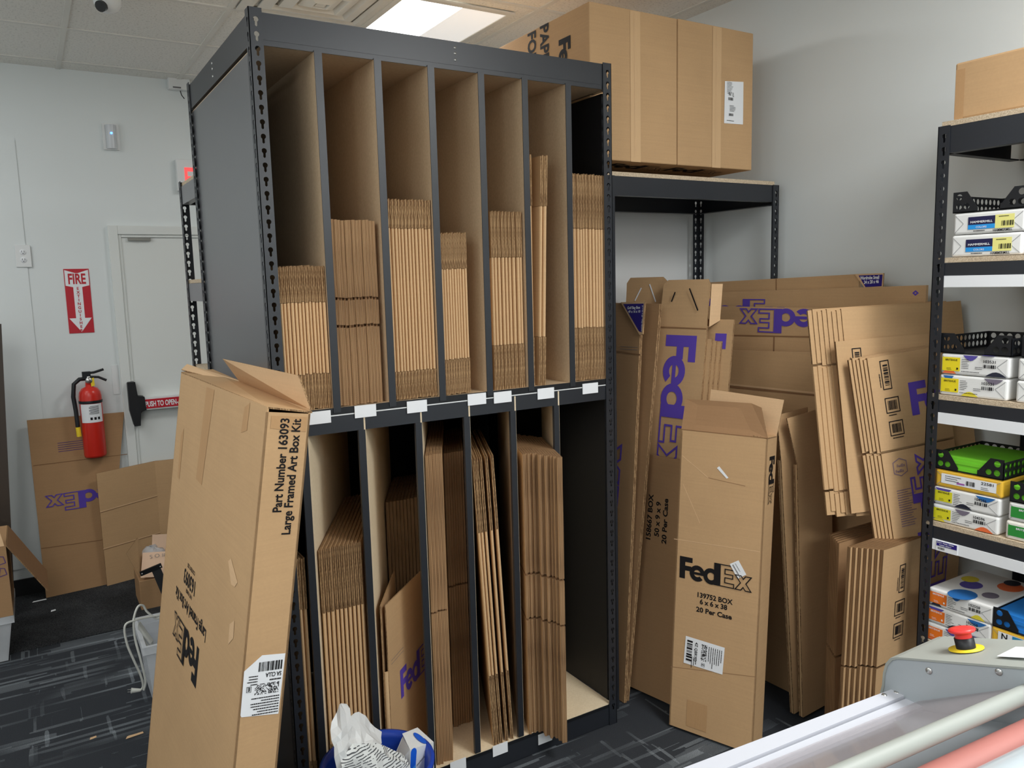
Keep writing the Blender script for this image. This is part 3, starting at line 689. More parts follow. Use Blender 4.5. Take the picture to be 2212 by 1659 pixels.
part(t, 'printed_lines', mb, INKG)
def smooth(P, k=7):
    P = [V(p) for p in P]; out = []
    for i in range(len(P) - 1):
        p0, p1, p2, p3 = P[max(0, i-1)], P[i], P[i+1], P[min(len(P)-1, i+2)]
        for j in range(k):
            s = j / k; out.append(.5 * ((2*p1) + (p2-p0)*s + (2*p0-5*p1+4*p2-p3)*s*s + (3*p1-p0-3*p2+p3)*s**3))
    return out + [P[-1]]
# ================================================================== cartons and loose board
def nrm(u, v): return V(u).cross(V(v)).normalized()
def base(pts): 
    m = min(pts, key=lambda p: p[2]); c = sum((V(p) for p in pts), V(0, 0, 0)) / len(pts); return (c.x, c.y, m[2])
def leaf(root, name, pts, th=.004, mats=None, n=None):
    mb = MB(); mb.sheet(pts, th, n, 1); return part(root, name, mb, mats or [KR, CE2])
def strip(root, name, pts, mat, off, label=None):
    mb = MB(); P = [V(p) + V(off) for p in pts]; mb.add(P, [tuple(range(len(P)))]); return part(root, name, mb, mat, label)
def flipn(pts, n):
    P = [V(p) for p in pts]
    return P if (P[1]-P[0]).cross(P[2]-P[1]).dot(V(n)) > 0 else P[::-1]
def sticker(root, pts, n, mat=WHT, name='shipping_label', off=.0012, label=None):
    mb = MB(); P = flipn(pts, n); mb.add([p + V(n) * off for p in P], [tuple(range(len(P)))]); return part(root, name, mb, mat, label)
def mark(root, name, fn, mat, label=None):
    mb = MB(); fn(mb); return part(root, name, mb, mat, label)
def speckle(mb, o, u, v, w, h, nx, ny, seed=3, fill=.5):
    r = random.Random(seed)
    for i in range(nx):
        for j in range(ny):
            if r.random() < fill: mb.rect(w*i/nx, h*j/ny, w*(i+.9)/nx, h*(j+.9)/ny, o, u, v)
def scribble(mb, o, u, v, w, rows, pitch, hh, seed=5):
    r = random.Random(seed)
    for k in range(rows):
        x = 0.; L = w * r.uniform(.55, 1)
        while x < L:
            d = r.uniform(.02, .07) * w; mb.rect(x, -k*pitch, min(L, x + d), -k*pitch + hh, o, u, v); x += d + .012 * w

# --- two big cartons on the corner rack
bzb = (2.038, 0.098, 2.125)[2]
def bigbox(x0, x1, zt, label, y0=.098, y1=.94):
    t = thing('big_carton', label, 'box', ((x0+x1)/2, (y0+y1)/2, bzb), 'big cartons on the corner rack')
    mb = MB(); mb.box((x0, y0, bzb), (x1, y1, zt)); o = part(t, 'carton_body', mb, KR); bevel(o, .004, 2)
    xm = (x0 + x1) / 2
    mb = MB(); mb.rect(-.024, 0, .024, zt - bzb - .004, (xm, y0 - .0012, bzb), (1, 0, 0), (0, 0, 1)); mb.rect(-.024, 0, .024, .05, (xm, y0 - .0005, bzb - .0012), (1, 0, 0), (0, 1, 0)) if False else None
    part(t, 'tape', mb, TAPE)
    mb = MB(); mb.rect(-.0012, .02, .0012, zt - bzb - .02, (xm - .004, y0 - .0018, bzb), (1, 0, 0), (0, 0, 1)); part(t, 'seam', mb, KRP)
    return t
TAPE = kraft('packing_tape', (210, 174, 132), 'y', .03); TAPE.node_tree.nodes['Principled BSDF'].inputs['Roughness'].default_value = .35
b1 = bigbox((1.209, 0.098, 2.512)[0], (1.625, 0.098, 2.395)[0], (1.212, 0.098, 2.664)[2], 'big taped carton, left of two on the corner rack, black print on its side')
b2 = bigbox((1.629, 0.098, 2.395)[0], (2.04, 0.098, 2.435)[0], (2.041, 0.098, 2.666)[2], 'big taped carton with a white shipping label, right of two on the corner rack')
x0 = (1.209, 0.098, 2.512)[0] - .0014
# printed lines running downward on the left side
for s, p in (('PAPER', (1.24, 0.407, 2.662)), ('FOLD', (1.24, 0.495, 2.658))): mark(b1, 'printed_lettering', lambda mb: letters(mb, s, .058, (x0, p[1], p[2]), (0, 0, -1), (0, -1, 0), bold=.03, sx=.8), INKK)
p = (1.24, 0.286, 2.58); mark(b1, 'courier_lettering', lambda mb: logo(mb, .075, (x0, p[1], p[2]), (0, 0, -1), (0, -1, 0)), INKK)
for t, xa in ((b1, (1.366, 0.098, 2.139)[0]), (b2, (1.667, 0.098, 2.13)[0])):
    mark(t, 'underside_lettering', lambda mb: logo(mb, .085, (xa, .235, bzb - .0012), (1, 0, 0), (0, -1, 0)), INKK)
for k, x in enumerate((1.30, 1.72)):
    mb = MB(); mb.box((x, .40, 2.0835), (x + .36, .53, bzb - .0004)); solo('folded_carton', mb, KRD, ('flat folded carton on the corner rack under the left big carton', 'flat folded carton on the corner rack under the right big carton')[k], 'box', (x + .18, .46, 2.0835))
# shipping label on the right one
sq = [(1.879, 0.097, 2.463), (1.984, 0.097, 2.471), (1.984, 0.097, 2.304), (1.876, 0.097, 2.301)]
st = sticker(b2, sq, (0, -1, 0), name='shipping_label', off=.0004)
lo = (1.884, 0.097, 2.302)
def f(mb):
    o = (lo[0], .0954, lo[2]); u, v = (1, 0, 0), (0, 0, 1)
    u = tuple(V(u)*.70); v = tuple(V(v)*.70)
    barcode(mb, .04, .016, at(o, u, v, .018, .128), u, v, 3); barcode(mb, .035, .014, at(o, u, v, .024, .042), u, v, 4)
    speckle(mb, at(o, u, v, .02, .155), u, v, .022, .02, 8, 7, 2); speckle(mb, at(o, u, v, .052, .148), u, v, .01, .026, 4, 9, 6)
    scribble(mb, at(o, u, v, .008, .225), u, v, .06, 9, .0075, .002, 4); scribble(mb, at(o, u, v, .03, .098), u, v, .05, 5, .0075, .0025, 8); scribble(mb, at(o, u, v, .008, .014), u, v, .075, 1, .008, .003, 9)
mark(st, 'label_print', f, INKK)

# --- tall art box leaning on the shelf
u, v, n = V((0.0349, -0.9994, 0)), V((0.1563, 0.0055, 0.9877)), V((-0.9871, -0.0345, 0.1564)); d = -n
NB = V(-.3395, -.408, .0205); BW, BT, BH = (NB - V((-0.1527, 0.5621, 1.4112))).dot(u), .105, 1.418
t = thing('art_carton', 'tall worn carton with open top leaning against the black shelf post', 'box', (-.28, .05, 0))
o0 = NB - u * BW
th = .005
leaf(t, 'wide_panel', [o0, NB, NB + v*BH, o0 + v*BH], th, mats=[KR, KR], n=n)
o_ = leaf(t, 'narrow_panel', [NB, NB + d*BT, NB + d*BT + v*(BH - .012), NB + v*(BH - .012)], th, mats=[KR, KR], n=u)
leaf(t, 'rear_panel', [NB + d*BT, o0 + d*BT, o0 + d*BT + v*BH, NB + d*BT + v*BH], th, mats=[KR, KR], n=-n)
leaf(t, 'narrow_panel', [o0 + d*BT, o0, o0 + v*BH, o0 + d*BT + v*BH], th, mats=[KR, KR], n=-u)
leaf(t, 'bottom_panel', [o0 + d*th, o0 + d*(BT-th), NB + d*(BT-th), NB + d*th], th, n=-v)
leaf(t, 'top_flap', [NB + v*BH + d*.003, NB + v*(BH - .006) + d*(BT + .004), o0 + v*(BH + .02) + d*(BT*.95), o0 + v*(BH + .004)], .004, n=v)
HR = NB + d*(BT + .002) + v*(BH - .002)
leaf(t, 'top_flap', [HR + u*.004, (-0.029, -0.37, 1.484), (-0.101, 0.12, 1.495), HR - u*.62 + v*.006], .004, [KRP, CE2], n=-n)
leaf(t, 'top_flap', [o0 + v*(BH + .012), o0 + v*(BH + .03) - u*.02 + d*.02, o0 + v*(BH + .012) + d*.10 + u*.36, o0 + v*(BH + .004) + d*.08 + u*.38], .003, [KRP, CE2], n=v)
WP = lambda x, y, k=.0012: o0 + u*x + v*y + n*k
# tape strips and torn patches
for q in (((-0.14, 0.1928, 1.4099), (-0.1365, 0.0977, 1.4112), (-0.1827, 0.1467, 1.1307), (-0.1846, 0.2211, 1.1352)), ((-0.1788, 0.4748, 1.2276), (-0.1734, 0.4434, 1.2544), (-0.1994, 0.4441, 1.0908), (-0.2002, 0.4742, 1.0926)), ((-0.1275, -0.219, 1.3986), (-0.1233, -0.2633, 1.4151), (-0.1344, -0.2579, 1.3463), (-0.1382, -0.2072, 1.3333))):
    sticker(t, q, n, KRT, 'tape', .001)
nu = u
for q in (((-0.1901, -0.2024, 1.0068), (-0.1872, -0.2249, 1.0201), (-0.1907, -0.2999, 0.9817), (-0.1942, -0.2802, 0.9643), (-0.1959, -0.2462, 0.9608)), ((-0.21, -0.2664, 0.8672), (-0.2053, -0.3026, 0.889), (-0.2116, -0.3086, 0.8476), (-0.2177, -0.2709, 0.8177))):
    sticker(t, q, n, KRP, 'torn_patch', .0012)
q = [(-0.166, -0.4019, 1.3628), (-0.1529, -0.4015, 1.4022)]
sticker(t, [NB + d*.012 + v*(BH - .02), NB + d*(BT-.008) + v*(BH - .02), NB + d*(BT-.008) + v*(BH - .055), NB + d*.012 + v*(BH - .05)], u, KRT, 'tape', .001)
# print on the narrow side, reading upward
Q = lambda x, y: NB + d*x + v*y + u*.0012
for a, b, s in (((-0.1015, -0.3997, 1.1672), (-0.0677, -0.3985, 1.3879), 'Part Number 163093'), ((-0.084, -0.3991, 1.1093), (-0.0401, -0.3975, 1.3835), 'Large Framed Art Box Kit')):
    a, b = V(a), V(b); mark(t, 'printed_lettering', lambda mb: letters(mb, s, .0215, a + u*.0012, (b-a).normalized(), -d, bold=.024, width=(b-a).length), INKK)
e = (V((-0.2464, 0.3713, 0.7785)) - V((-0.2375, -0.0592, 0.7395))).normalized(); e = -u; w = -v
def line(s_, A, B, cap): mark(t, 'printed_lettering', lambda mb: letters(mb, s_, cap, V(A) + n*.0012, e, w, bold=.022, width=abs((V(B) - V(A)).dot(u))), INKK)
line('Large Framed Art Box Kit', (-0.2322, -0.0508, 0.7745), (-0.2428, 0.3504, 0.7965), .036)
line('163093', (-0.225, 0.1132, 0.8566), (-0.2284, 0.2603, 0.8673), .044)
line('PART NUMBER', (-0.2338, 0.1417, 0.8072), (-0.2356, 0.2206, 0.813), .012)
line('CONTENT SIZE', (-0.2216, 0.1295, 0.8815), (-0.2237, 0.2269, 0.8894), .012)
def f(mb):
    a, b = V((-0.2455, 0.004, 0.7031)), V((-0.2546, 0.3295, 0.717)); L = abs((b-a).dot(u)); h = (a - V((-0.2629, -0.001, 0.5918))).dot(v); logo(mb, h, a + n*.0012, e, w, sx=L/(LOGO_W*h))
mark(t, 'courier_lettering', f, INKK)
# torn address label
q = [(-0.1683, -0.402, 0.8294), (-0.1134, -0.4001, 0.8185), (-0.1397, -0.401, 0.6718), (-0.2262, -0.404, 0.6919), (-0.228, -0.4041, 0.6972), (-0.2123, -0.4036, 0.8021)]
st = sticker(t, q, u, off=.0015)
U, W = -d*.82, -v*.88
def f(mb):
    o = NB + d*(BT - .012) + v*(V((-0.1322, -0.4008, 0.807)) - NB).dot(v) + u*.0025
    for k in range(1): barcode(mb, .068, .026, o + W*.0 , U, W, 11, 30)
mark(st, 'barcode', f, INKK)
def f(mb):
    o = NB + d*(BT - .012) + v*(V((-0.1322, -0.4008, 0.807)) - NB).dot(v) + u*.0025
    letters(mb, 'SA CLLA', .0125, o + W*.032, U, W, bold=.02, sx=.85, width=.046)
    scribble(mb, o + W*.050, U, W, .05, 1, .01, .004, 3)
mark(st, 'address_lines', f, INKK)
def f(mb):
    o = NB + d*(BT - .012) + v*(V((-0.1322, -0.4008, 0.807)) - NB).dot(v) + u*.0025
    speckle(mb, o + W*.060 + U*.004, U, W, .07, .03, 26, 12, 4, .5)
    frame2d(mb, .014, .016, .0012, o + W*.064 + U*.084, U, W); letters(mb, 'E', .010, o + W*.067 + U*.088, U, W, bold=.04)
mark(st, 'code_block', f, INKK)
def f(mb):
    o = NB + d*(BT - .012) + v*(V((-0.1322, -0.4008, 0.807)) - NB).dot(v) + u*.0025
    for k in range(7): scribble(mb, o + W*(.098 + .0075*k), U, W, .085, 1, .01, .003, 20 + k)
    for k in range(4): scribble(mb, o + W*(.036 + .0075*k) + U*.068, U, W, .035, 1, .01, .003, 40 + k)
mark(st, 'label_print', f, INKK)

# --- flattened board by the white door
n = V((0.0869, -0.9935, 0.0732)); uu = V((0.9962, 0.0872, 0)); vv = V((-0.0064, 0.073, 0.9973))
P = [V((-0.616, 2.755, 0.0501)), V((-0.296, 2.7809, 0.0205)), V((-0.1316, 2.8669, 0.9923)), V((-0.6192, 2.8251, 1.0041))]
B0 = V(P[0].x, P[0].y, .002); P[0] = P[0] - vv*(P[0].z - .002); P[1] = P[1] - vv*(P[1].z - .002)
t = thing('flattened_carton', 'big brown flattened carton with upside-down purple lettering leaning by the white door', 'box', base(P))
leaf(t, 'board', P, .007, [KRD, CE2], n)
def f(mb):
    a, b = V((-0.1834, 2.8315, 0.5732)), V((-0.567, 2.798, 0.5746)); e = (b-a).normalized(); w = e.cross(n) if e.cross(n).z < 0 else -e.cross(n)
    L = (b-a).length; h = .10; logo(mb, h, a + n*.001, e, w, .05, L/(LOGO_W*h))
mark(t, 'courier_lettering', f, INKP)
for a, b in (((-0.6112, 2.8071, 0.751), (-0.1361, 2.8482, 0.7439)), ((-0.6151, 2.7725, 0.2863), (-0.2887, 2.7997, 0.2681))):
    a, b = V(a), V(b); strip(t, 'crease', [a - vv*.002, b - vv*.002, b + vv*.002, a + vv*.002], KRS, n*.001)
def f(mb):
    for k in range(5): 
        a = V((-0.485, 2.8244, 0.8358)) - vv*(.012*k - .02); mb.rect(0, 0, .13 + .03*(k % 2), .0035, a + n*.001, uu, vv)
mark(t, 'faded_print', f, INKPF)
n = V((0.2418, -0.97, 0.0262)); vv = V((-0.0063, 0.0254, 0.9997))
a, b, c, e = V((-0.3099, 2.75, 0)), V((0.0002, 2.8278, 0.0174)), V((0.0073, 2.8475, 0.6819)), V((-0.3105, 2.7679, 0.6688))
a = a - vv*(a.z - .003); b = b - vv*(b.z - .003)
t = thing('unfolded_carton', 'plain tan unfolded carton with creases standing in front of the door', 'box', base([a, b, c, e]))
leaf(t, 'main_panel', [a, b, c, e], .006, [KR, CE2], n)
leaf(t, 'side_panel', [b, V(b.x + .20, b.y - .05, b.z), V(c.x + .20, c.y - .05, c.z + .004), c], .006, [KR, CE2], V(-.25, -1, 0))
for p, q in (((-0.3106, 2.7618, 0.4446), (0.0058, 2.8415, 0.4726)), ((-0.3124, 2.7555, 0.2268), (0.0029, 2.8346, 0.2447))):
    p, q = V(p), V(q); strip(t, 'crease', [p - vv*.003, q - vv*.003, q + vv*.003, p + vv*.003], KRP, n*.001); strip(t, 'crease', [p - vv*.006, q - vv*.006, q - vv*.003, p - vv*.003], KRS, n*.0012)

# --- small pink-topped carton and bracket behind the crate
P0 = V(-.186, 2.25, 0); zt = .165
t = thing('small_carton', 'small brown carton with torn pink top flaps standing by the unfolded carton', 'box', (-.06, 2.36, 0))
PINK = kraft('pink_board', (226, 192, 164), 'x', .03)
mb = MB(); mb.box((-.186, 2.25, .0015), (.06, 2.50, zt)); o = part(t, 'carton_body', mb, KRD); bevel(o, .003)
leaf(t, 'top_flap', [(-0.177, 2.25, 0.184), (-0.023, 2.25, 0.16), (0.002, 2.36, 0.264), (-0.147, 2.36, 0.284)], .003, [PINK, CE2], (0, -.8, .6))
leaf(t, 'top_flap', [(-0.092, 2.45, 0.252), (0.008, 2.45, 0.237), (0.018, 2.47, 0.33), (-0.08, 2.47, 0.343)], .003, [PINK, CE2], (0, -1, .1))
leaf(t, 'top_flap', [(-0.18, 2.26, 0.182), (-0.237, 2.24, 0.332), (-0.162, 2.4, 0.362), (-0.12, 2.45, 0.258)], .003, [KR, CE2], (-.5, -.6, .5))
def f(mb):
    o = V((-0.116, 2.33, 0.25)) + V(0, -.003, .003); letters(mb, 'S O # O', .022, o, (1, 0, 0), (0, .5, .85), bold=-.01, sx=1.1)
mark(t, 'handwriting', f, INKG)
mb = MB(); mb.lathe([(0, .0), (.05, .01), (.075, .05), (.06, .10), (.02, .12), (0, .12)], (0, 0, 0), seg=14)
R2 = random.Random(3); mb.v = [(x + R2.uniform(-.01, .01), y + R2.uniform(-.01, .01), z + R2.uniform(-.01, .01)) for x, y, z in mb.v]
bg = (-0.116, 2.42, 0.297); o = solo('plastic_bag', mb, clearplastic('clear_film', (225, 228, 232), .55), 'crumpled clear plastic bag behind the pink flap of the small carton', 'bag', (0, 0, 0)); o.location = (bg[0] + .02, 2.43, zt + .002)
t = thing('metal_bracket', 'black metal bracket lying across the small pink-topped carton', 'bracket', (-0.122, 2.2, 0.208))
a, b, c = V((-0.182, 2.2, 0.221)), V((-0.076, 2.2, 0.247)), V((-0.047, 2.16, 0.019))
def bar(name, a, b, w, th):
    e = (b-a).normalized(); s = V(0, -1, 0); k = e.cross(s).normalized(); mb = MB(); mb.obox(a - k*w/2 - s*th/2, b-a, k*w, s*th); return part(t, name, mb, BLKS)
bar('cross_bar', a, b, .024, .012); bar('arm', b - V(.03, -.01, .01), c, .045, .02)
mb = MB(); mb.lathe([(0, .002), (.004, .0015), (.0045, 0)], a + V(.008, -.0125, .003), (0, -1, 0), 10); part(t, 'screw', mb, CHRM)
mb = MB(); mb.lathe([(0, .002), (.004, .0015), (.0045, 0)], b + V(-.008, -.0125, -.003), (0, -1, 0), 10); part(t, 'screw', mb, CHRM)

# --- crate with power cables beside the art box
CLR = clearplastic('milky_plastic', (240, 243, 247), .5, .25)
def crate(x0, x1, y0, y1, h, label, tp=.02):
    t = thing('storage_crate', label, 'crate', ((x0+x1)/2, (y0+y1)/2, 0))
    def ring(z, e): return [(x0+e, y0+e, z), (x1-e, y0+e, z), (x1-e, y1-e, z), (x0+e, y1-e, z)]
    mb = MB(); mb.loft([ring(.003, tp), ring(h - .03, 0)], smooth=False); mb.add(ring(.003, tp), [(0, 3, 2, 1)]); mb.loft([ring(h - .03, .004), ring(.006, tp + .003)], smooth=False)
    part(t, 'tub', mb, CLR)
    mb = MB(); mb.loft([ring(h - .032, .0), ring(h - .032, -.012), ring(h, -.012), ring(h, .004), ring(h - .032, .004)], smooth=False); part(t, 'rim', mb, CLR)
    return t
crate(-.285, -.03, 1.10, 1.42, .285, 'translucent plastic crate full of white cables beside the leaning art box')
WCAB = plain('white_cable', (214, 214, 206), .45)
t = thing('power_strip', 'white power strip with thick cord sticking out of the translucent crate', 'power strip', (-.18, 1.2, .1))
a = V((-0.291, 1.22, 0.333)); b = V((-0.246, 1.22, 0.237)); e = (b-a).normalized(); k = V(0, -.3, .9).normalized(); s = e.cross(k)
mb = MB(); mb.obox(a - s*.022 - k*.012, b-a, s*.044, k*.028); o = part(t, 'strip_body', mb, WCAB); bevel(o, .005)
mb = MB(); mb.tube(smooth([a, a + V(.02, .01, -.03), (-0.274, 1.24, 0.251), (-0.252, 1.24, 0.214), (-0.219, 1.24, 0.201)]), .0055, 8); part(t, 'cord', mb, WCAB)
t = thing('white_cable', 'long white power cord draped over the crate rim down to its plug on the carpet', 'cord', (-.30, 1.06, 0))
pth = [(-0.2, 1.2, 0.361), (-0.257, 1.19, 0.369), (-0.306, 1.18, 0.372), (-0.345, 1.17, 0.362), (-0.344, 1.17, 0.287), (-0.323, 1.18, 0.202), (-0.302, 1.2, 0.123), (-0.296, 1.22, 0.068), (-0.305, 1.235, 0.046)]
mb = MB(); mb.tube(smooth(pth), .0045, 8); part(t, 'cord', mb, WCAB)
pt2 = [(-0.199, 1.2, 0.373), (-0.222, 1.2, 0.351), (-0.257, 1.2, 0.388), (-0.271, 1.2, 0.419), (-0.292, 1.19, 0.42), (-0.311, 1.18, 0.373), (-0.312, 1.18, 0.294), (-0.299, 1.18, 0.201), (-0.287, 1.2, 0.099), (-0.294, 1.22, 0.051)]
mb = MB(); mb.tube(smooth(pt2), .0045, 8); part(t, 'cord', mb, WCAB)
pp = V((-0.305, 1.235, 0.046)); pq = V((-0.339, 1.235, 0.054)); pe = (pq - pp).normalized()
mb = MB(); mb.tube([pp, pp + pe*.012, pp + pe*.026, pp + pe*.036], .006, 10, True, .0115); pl = part(t, 'plug', mb, WCAB)
for s_ in (.005, -.005):
    q_ = pp + pe*.034 + V(0, 0, s_); mb = MB(); mb.tube([q_, q_ + pe*.016], .0016, 6); part(pl, 'prong', mb, CHRM)
# --- crate and carton at the left edge
crate(-1.15, -.755, 1.956, 2.34, .225, 'translucent plastic crate at the left edge under a brown carton', .03)
t = thing('open_carton', 'brown carton with an open side flap stacked on the crate at the left edge', 'box', (-.95, 2.15, .226))
mb = MB(); mb.box((-1.16, 1.95, .227), (-.745, 2.34, .555)); part(t, 'carton_body', mb, KRD)
leaf(t, 'top_flap', [(-.744, 1.955, .553), (-.744, 2.335, .553), (-.60, 2.30, .30), (-.60, 1.98, .295)], .004, [KRS, CE2], (-.5, 0, -.4))
leaf(t, 'top_flap', [(-1.15, 1.952, .557), (-.75, 1.952, .557), (-.78, 2.02, .70), (-1.13, 2.02, .70)], .004, [KRP, CE2], (0, -.9, .4))
def f(mb):
    for z in (.50, .445):
        vs, fs = outline([(0, 0), (.035, .008), (.028, .04), (.008, .045)], .004); put2d(mb, vs, fs, (-.785, 1.9488, z - .03), (1, 0, 0), (0, 0, 1))
mark(t, 'purple_mark', f, INKPF)
mb = MB(); mb.sheet([(-0.974, 2.55, 1.56), (-1.107, 2.55, 0.196), (-0.76, 2.55, 0.228), (-0.683, 2.55, 1.546)], .02, (0, -1, 0)); P = [V(p) for p in mb.v]
zmin = min(p.z for p in P); mb.v = [(p.x, p.y, max(0.0, p.z - zmin) if p.z < .3 else p.z) for p in P]
solo('dark_board', mb, plain('dark_wood', (62, 52, 44), .5), 'dark wooden board edge standing at the far left behind the brown carton', 'board', (-1.0, 2.55, 0))
SCR = [(((-0.361, 0.962, 0.002)), .032, .010, 'tan cardboard scrap on the carpet left of the leaning art box', KRP), (((-0.498, 1.033, 0.002)), .012, .009, 'tiny tan scrap on the carpet in the left foreground', KRP), (((-0.649, 2.72, 0.008)), .035, .006, 'white paper curl on the dark entrance mat near the brown carton', WHT), (((-0.588, 2.518, 0.008)), .012, .012, 'tiny white paper crumb on the dark entrance mat', WHT)]
for (p, w, h, lb, m) in SCR:
    mb = MB(); mb.loft([[(-w, -h, 0), (w, -h*.3, 0)], [(-w*.8, 0, .004), (w*.9, h*.2, .005)], [(-w*.6, h, .0), (w, h*.8, .001)]], False); o = solo('paper_scrap', mb, m, lb, 'scrap', (0, 0, 0)); o.location = p
# ================================================================== board stock right of the shelf
def flatpack(name, label, face, n, layers, th=.0045, gap=.0012, group=None, cat='box', pn='board', mats=None):
    """a carton folded flat: its layers stacked behind the front face"""
    n = V(n).normalized(); t = thing(name, label, cat, base(face), group)
    for k in range(layers):
        off = -n * (k * (th + gap)); leaf(t, 'front_panel' if k == 0 else 'back_panel' if k == layers - 1 else 'inner_panel', [V(p) + off for p in face], th, mats or [KR, CE2], n)
    return t
# golf bag cartons beside the right post
for nm, top, bot, lb in (('G1', None, None, ''),): pass
n = V((-0.9945, 0, 0.1045)); vv = V((0.1045, 0, 0.9945)); uu = V((0, -1, 0))
a, b = V((1.3383, 0.091, 0.0315)), V((1.4889, 0.1521, 1.4639)); a = a - vv*(a.z - .003)
c = V((1.5027, 0.1701, 1.596)); L = .36
t = thing('tall_flat_carton', 'tall flat carton with a navy size tag leaning right beside the black shelf post', 'box', base([a, b]), 'tall flat cartons beside the post')
leaf(t, 'front_panel', [a, c, c - uu*L, a - uu*L], .006, [KRD, CE2], n)
leaf(t, 'back_panel', [a - n*.008, c - n*.008, c - uu*L - n*.008, a - uu*L - n*.008], .006, [KRD, CE2], n)
q = [(1.503, 0.2904, 1.5985), (1.5033, 0.1405, 1.6017), (1.4901, 0.1397, 1.4753), (1.4896, 0.1584, 1.4709)]
m1 = leaf(t, 'size_tag', [V(p) + n*.006 for p in q], .005, [KRP, CE2], n)
q = [V((1.5022, 0.2719, 1.5913)) + n*.0065, V((1.5026, 0.1479, 1.5944)) + n*.0065, V((1.4908, 0.146, 1.4823)) + n*.0065, V((1.4911, 0.1629, 1.4853)) + n*.0065]
mb = MB(); mb.add(flipn(q, n), [(0, 1, 2, 3)]); tg = part(m1, 'navy_field', mb, NAVY)
def f(mb):
    for s, y, x in (('Golf Bag Box', 668, 1358), ('49 x 16 x 10', 676, 1360)): pass
    a1, b1 = V((1.5001, 0.2435, 1.5712)), V((1.5005, 0.1648, 1.5743)); e = (b1-a1).normalized(); letters(mb, 'Golf Bag Box', .011, a1 + n*.0075, e, vv, bold=.03, width=(b1-a1).length)
    a1, b1 = V((1.4986, 0.236, 1.5565)), V((1.4989, 0.1631, 1.5598)); letters(mb, '49 x 16 x 10', .010, a1 + n*.0075, e, vv, bold=.03, width=(b1-a1).length)
    a1, b1 = V((1.4912, 0.1436, 1.486)), V((1.5018, 0.1498, 1.5872)); e = (b1-a1).normalized(); letters(mb, 'Golf Bag Box - 49 x 16 x 10', .006, a1 + n*.0075, e, -uu, bold=.02, width=(b1-a1).length)
part(m1, 'tag_lettering', (lambda mb: (f(mb), mb)[1])(MB()), WHT)
def f(mb):
    h = .24; e = V((1.442, 0.2171, 1.018)); logo(mb, h, e - vv*(LOGO_W*h*.92) + n*.0012, vv, -uu, .04, .92)
mark(t, 'courier_lettering', f, INKP)
for p in (((1.4841, 0.2784, 1.4186), (1.4844, 0.1694, 1.4211)),):
    for dz in (0, -.010): strip(t, 'printed_line', [V(p[0]) + vv*dz, V(p[1]) + vv*dz, V(p[1]) + vv*(dz+.0018), V(p[0]) + vv*(dz+.0018)], INKG, n*.0012)
strip(t, 'crease', [V((1.4823, 0.3062, 1.4018)), V((1.4818, 0.1526, 1.3965)), V((1.4812, 0.152, 1.3911)), V((1.4817, 0.3056, 1.3962))], KRS, n*.0012)
n = V((-0.9898, 0, 0.1426)); vv = V((0.1426, 0, 0.9898)); uu = V((0, -1, 0))
a, c = V((1.3549, 0.0967, 0.0198)), V((1.5813, 0.1498, 1.5915)); a = a - vv*(a.z - .003)
t = thing('tall_flat_carton', 'second tall flat carton from the post, behind the one with the navy tag', 'box', base([a, c]), 'tall flat cartons beside the post')
leaf(t, 'front_panel', [a, c, c - uu*L, a - uu*L], .006, [KRD, CE2], n)
leaf(t, 'back_panel', [a - n*.008 , c - n*.008, c - uu*L - n*.008, a - uu*L - n*.008], .006, [KRD, CE2], n)
# carton for long boxes
n = V((-0.973, -0.1891, 0.1323)); vv = V((0.1298, 0.0252, 0.9912)); uu = V((0.1908, -0.9816, 0))
O = V(1.428, .161, .003) + V(0, 0, 0); O = O - uu*.06; W_, H_, D_ = .40, .972, .085
def case(t, O, uu, vv, n, W_, H_, D_, mat=[KR, KR]):
    leaf(t, 'front_panel', [O, O + uu*W_, O + uu*W_ + vv*H_, O + vv*H_], .005, mat, n)
    B = O - n*D_
    leaf(t, 'back_panel', [B, B + uu*W_, B + uu*W_ + vv*H_, B + vv*H_], .005, mat, n)
    leaf(t, 'side_panel', [O + uu*W_, B + uu*W_, B + uu*W_ + vv*H_, O + uu*W_ + vv*H_], .005, mat, uu)
    leaf(t, 'side_panel', [O, B, B + vv*H_, O + vv*H_], .005, mat, -uu)
    leaf(t, 'bottom_panel', [O - n*.006, O + uu*W_ - n*.006, B + uu*W_ + n*.006, B + n*.006], .005, mat, -vv)
tc = thing('long_carton', 'tall brown carton printed 158667 BOX holding long folded boxes', 'box', base([O, O + uu*W_]))
O = O + vv*.0105; case(tc, O, uu, vv, n, W_, H_, D_, [KRD, KRD])
def f(mb):
    for a, b, s in (((1.5186, 0.1379, 0.6336), (1.5425, 0.1444, 0.8186), '158667 BOX'), ((1.5289, 0.0992, 0.6538), (1.5468, 0.105, 0.7939), '50 x 9 x 9'), ((1.5335, 0.0606, 0.6325), (1.5559, 0.0716, 0.8134), '20 Per Case')):
        a, b = V(a), V(b); letters(mb, s, .023, a + n*.0015, (b-a).normalized(), -uu, bold=.03, width=(b-a).length)
mark(tc, 'printed_lettering', f, INKK)
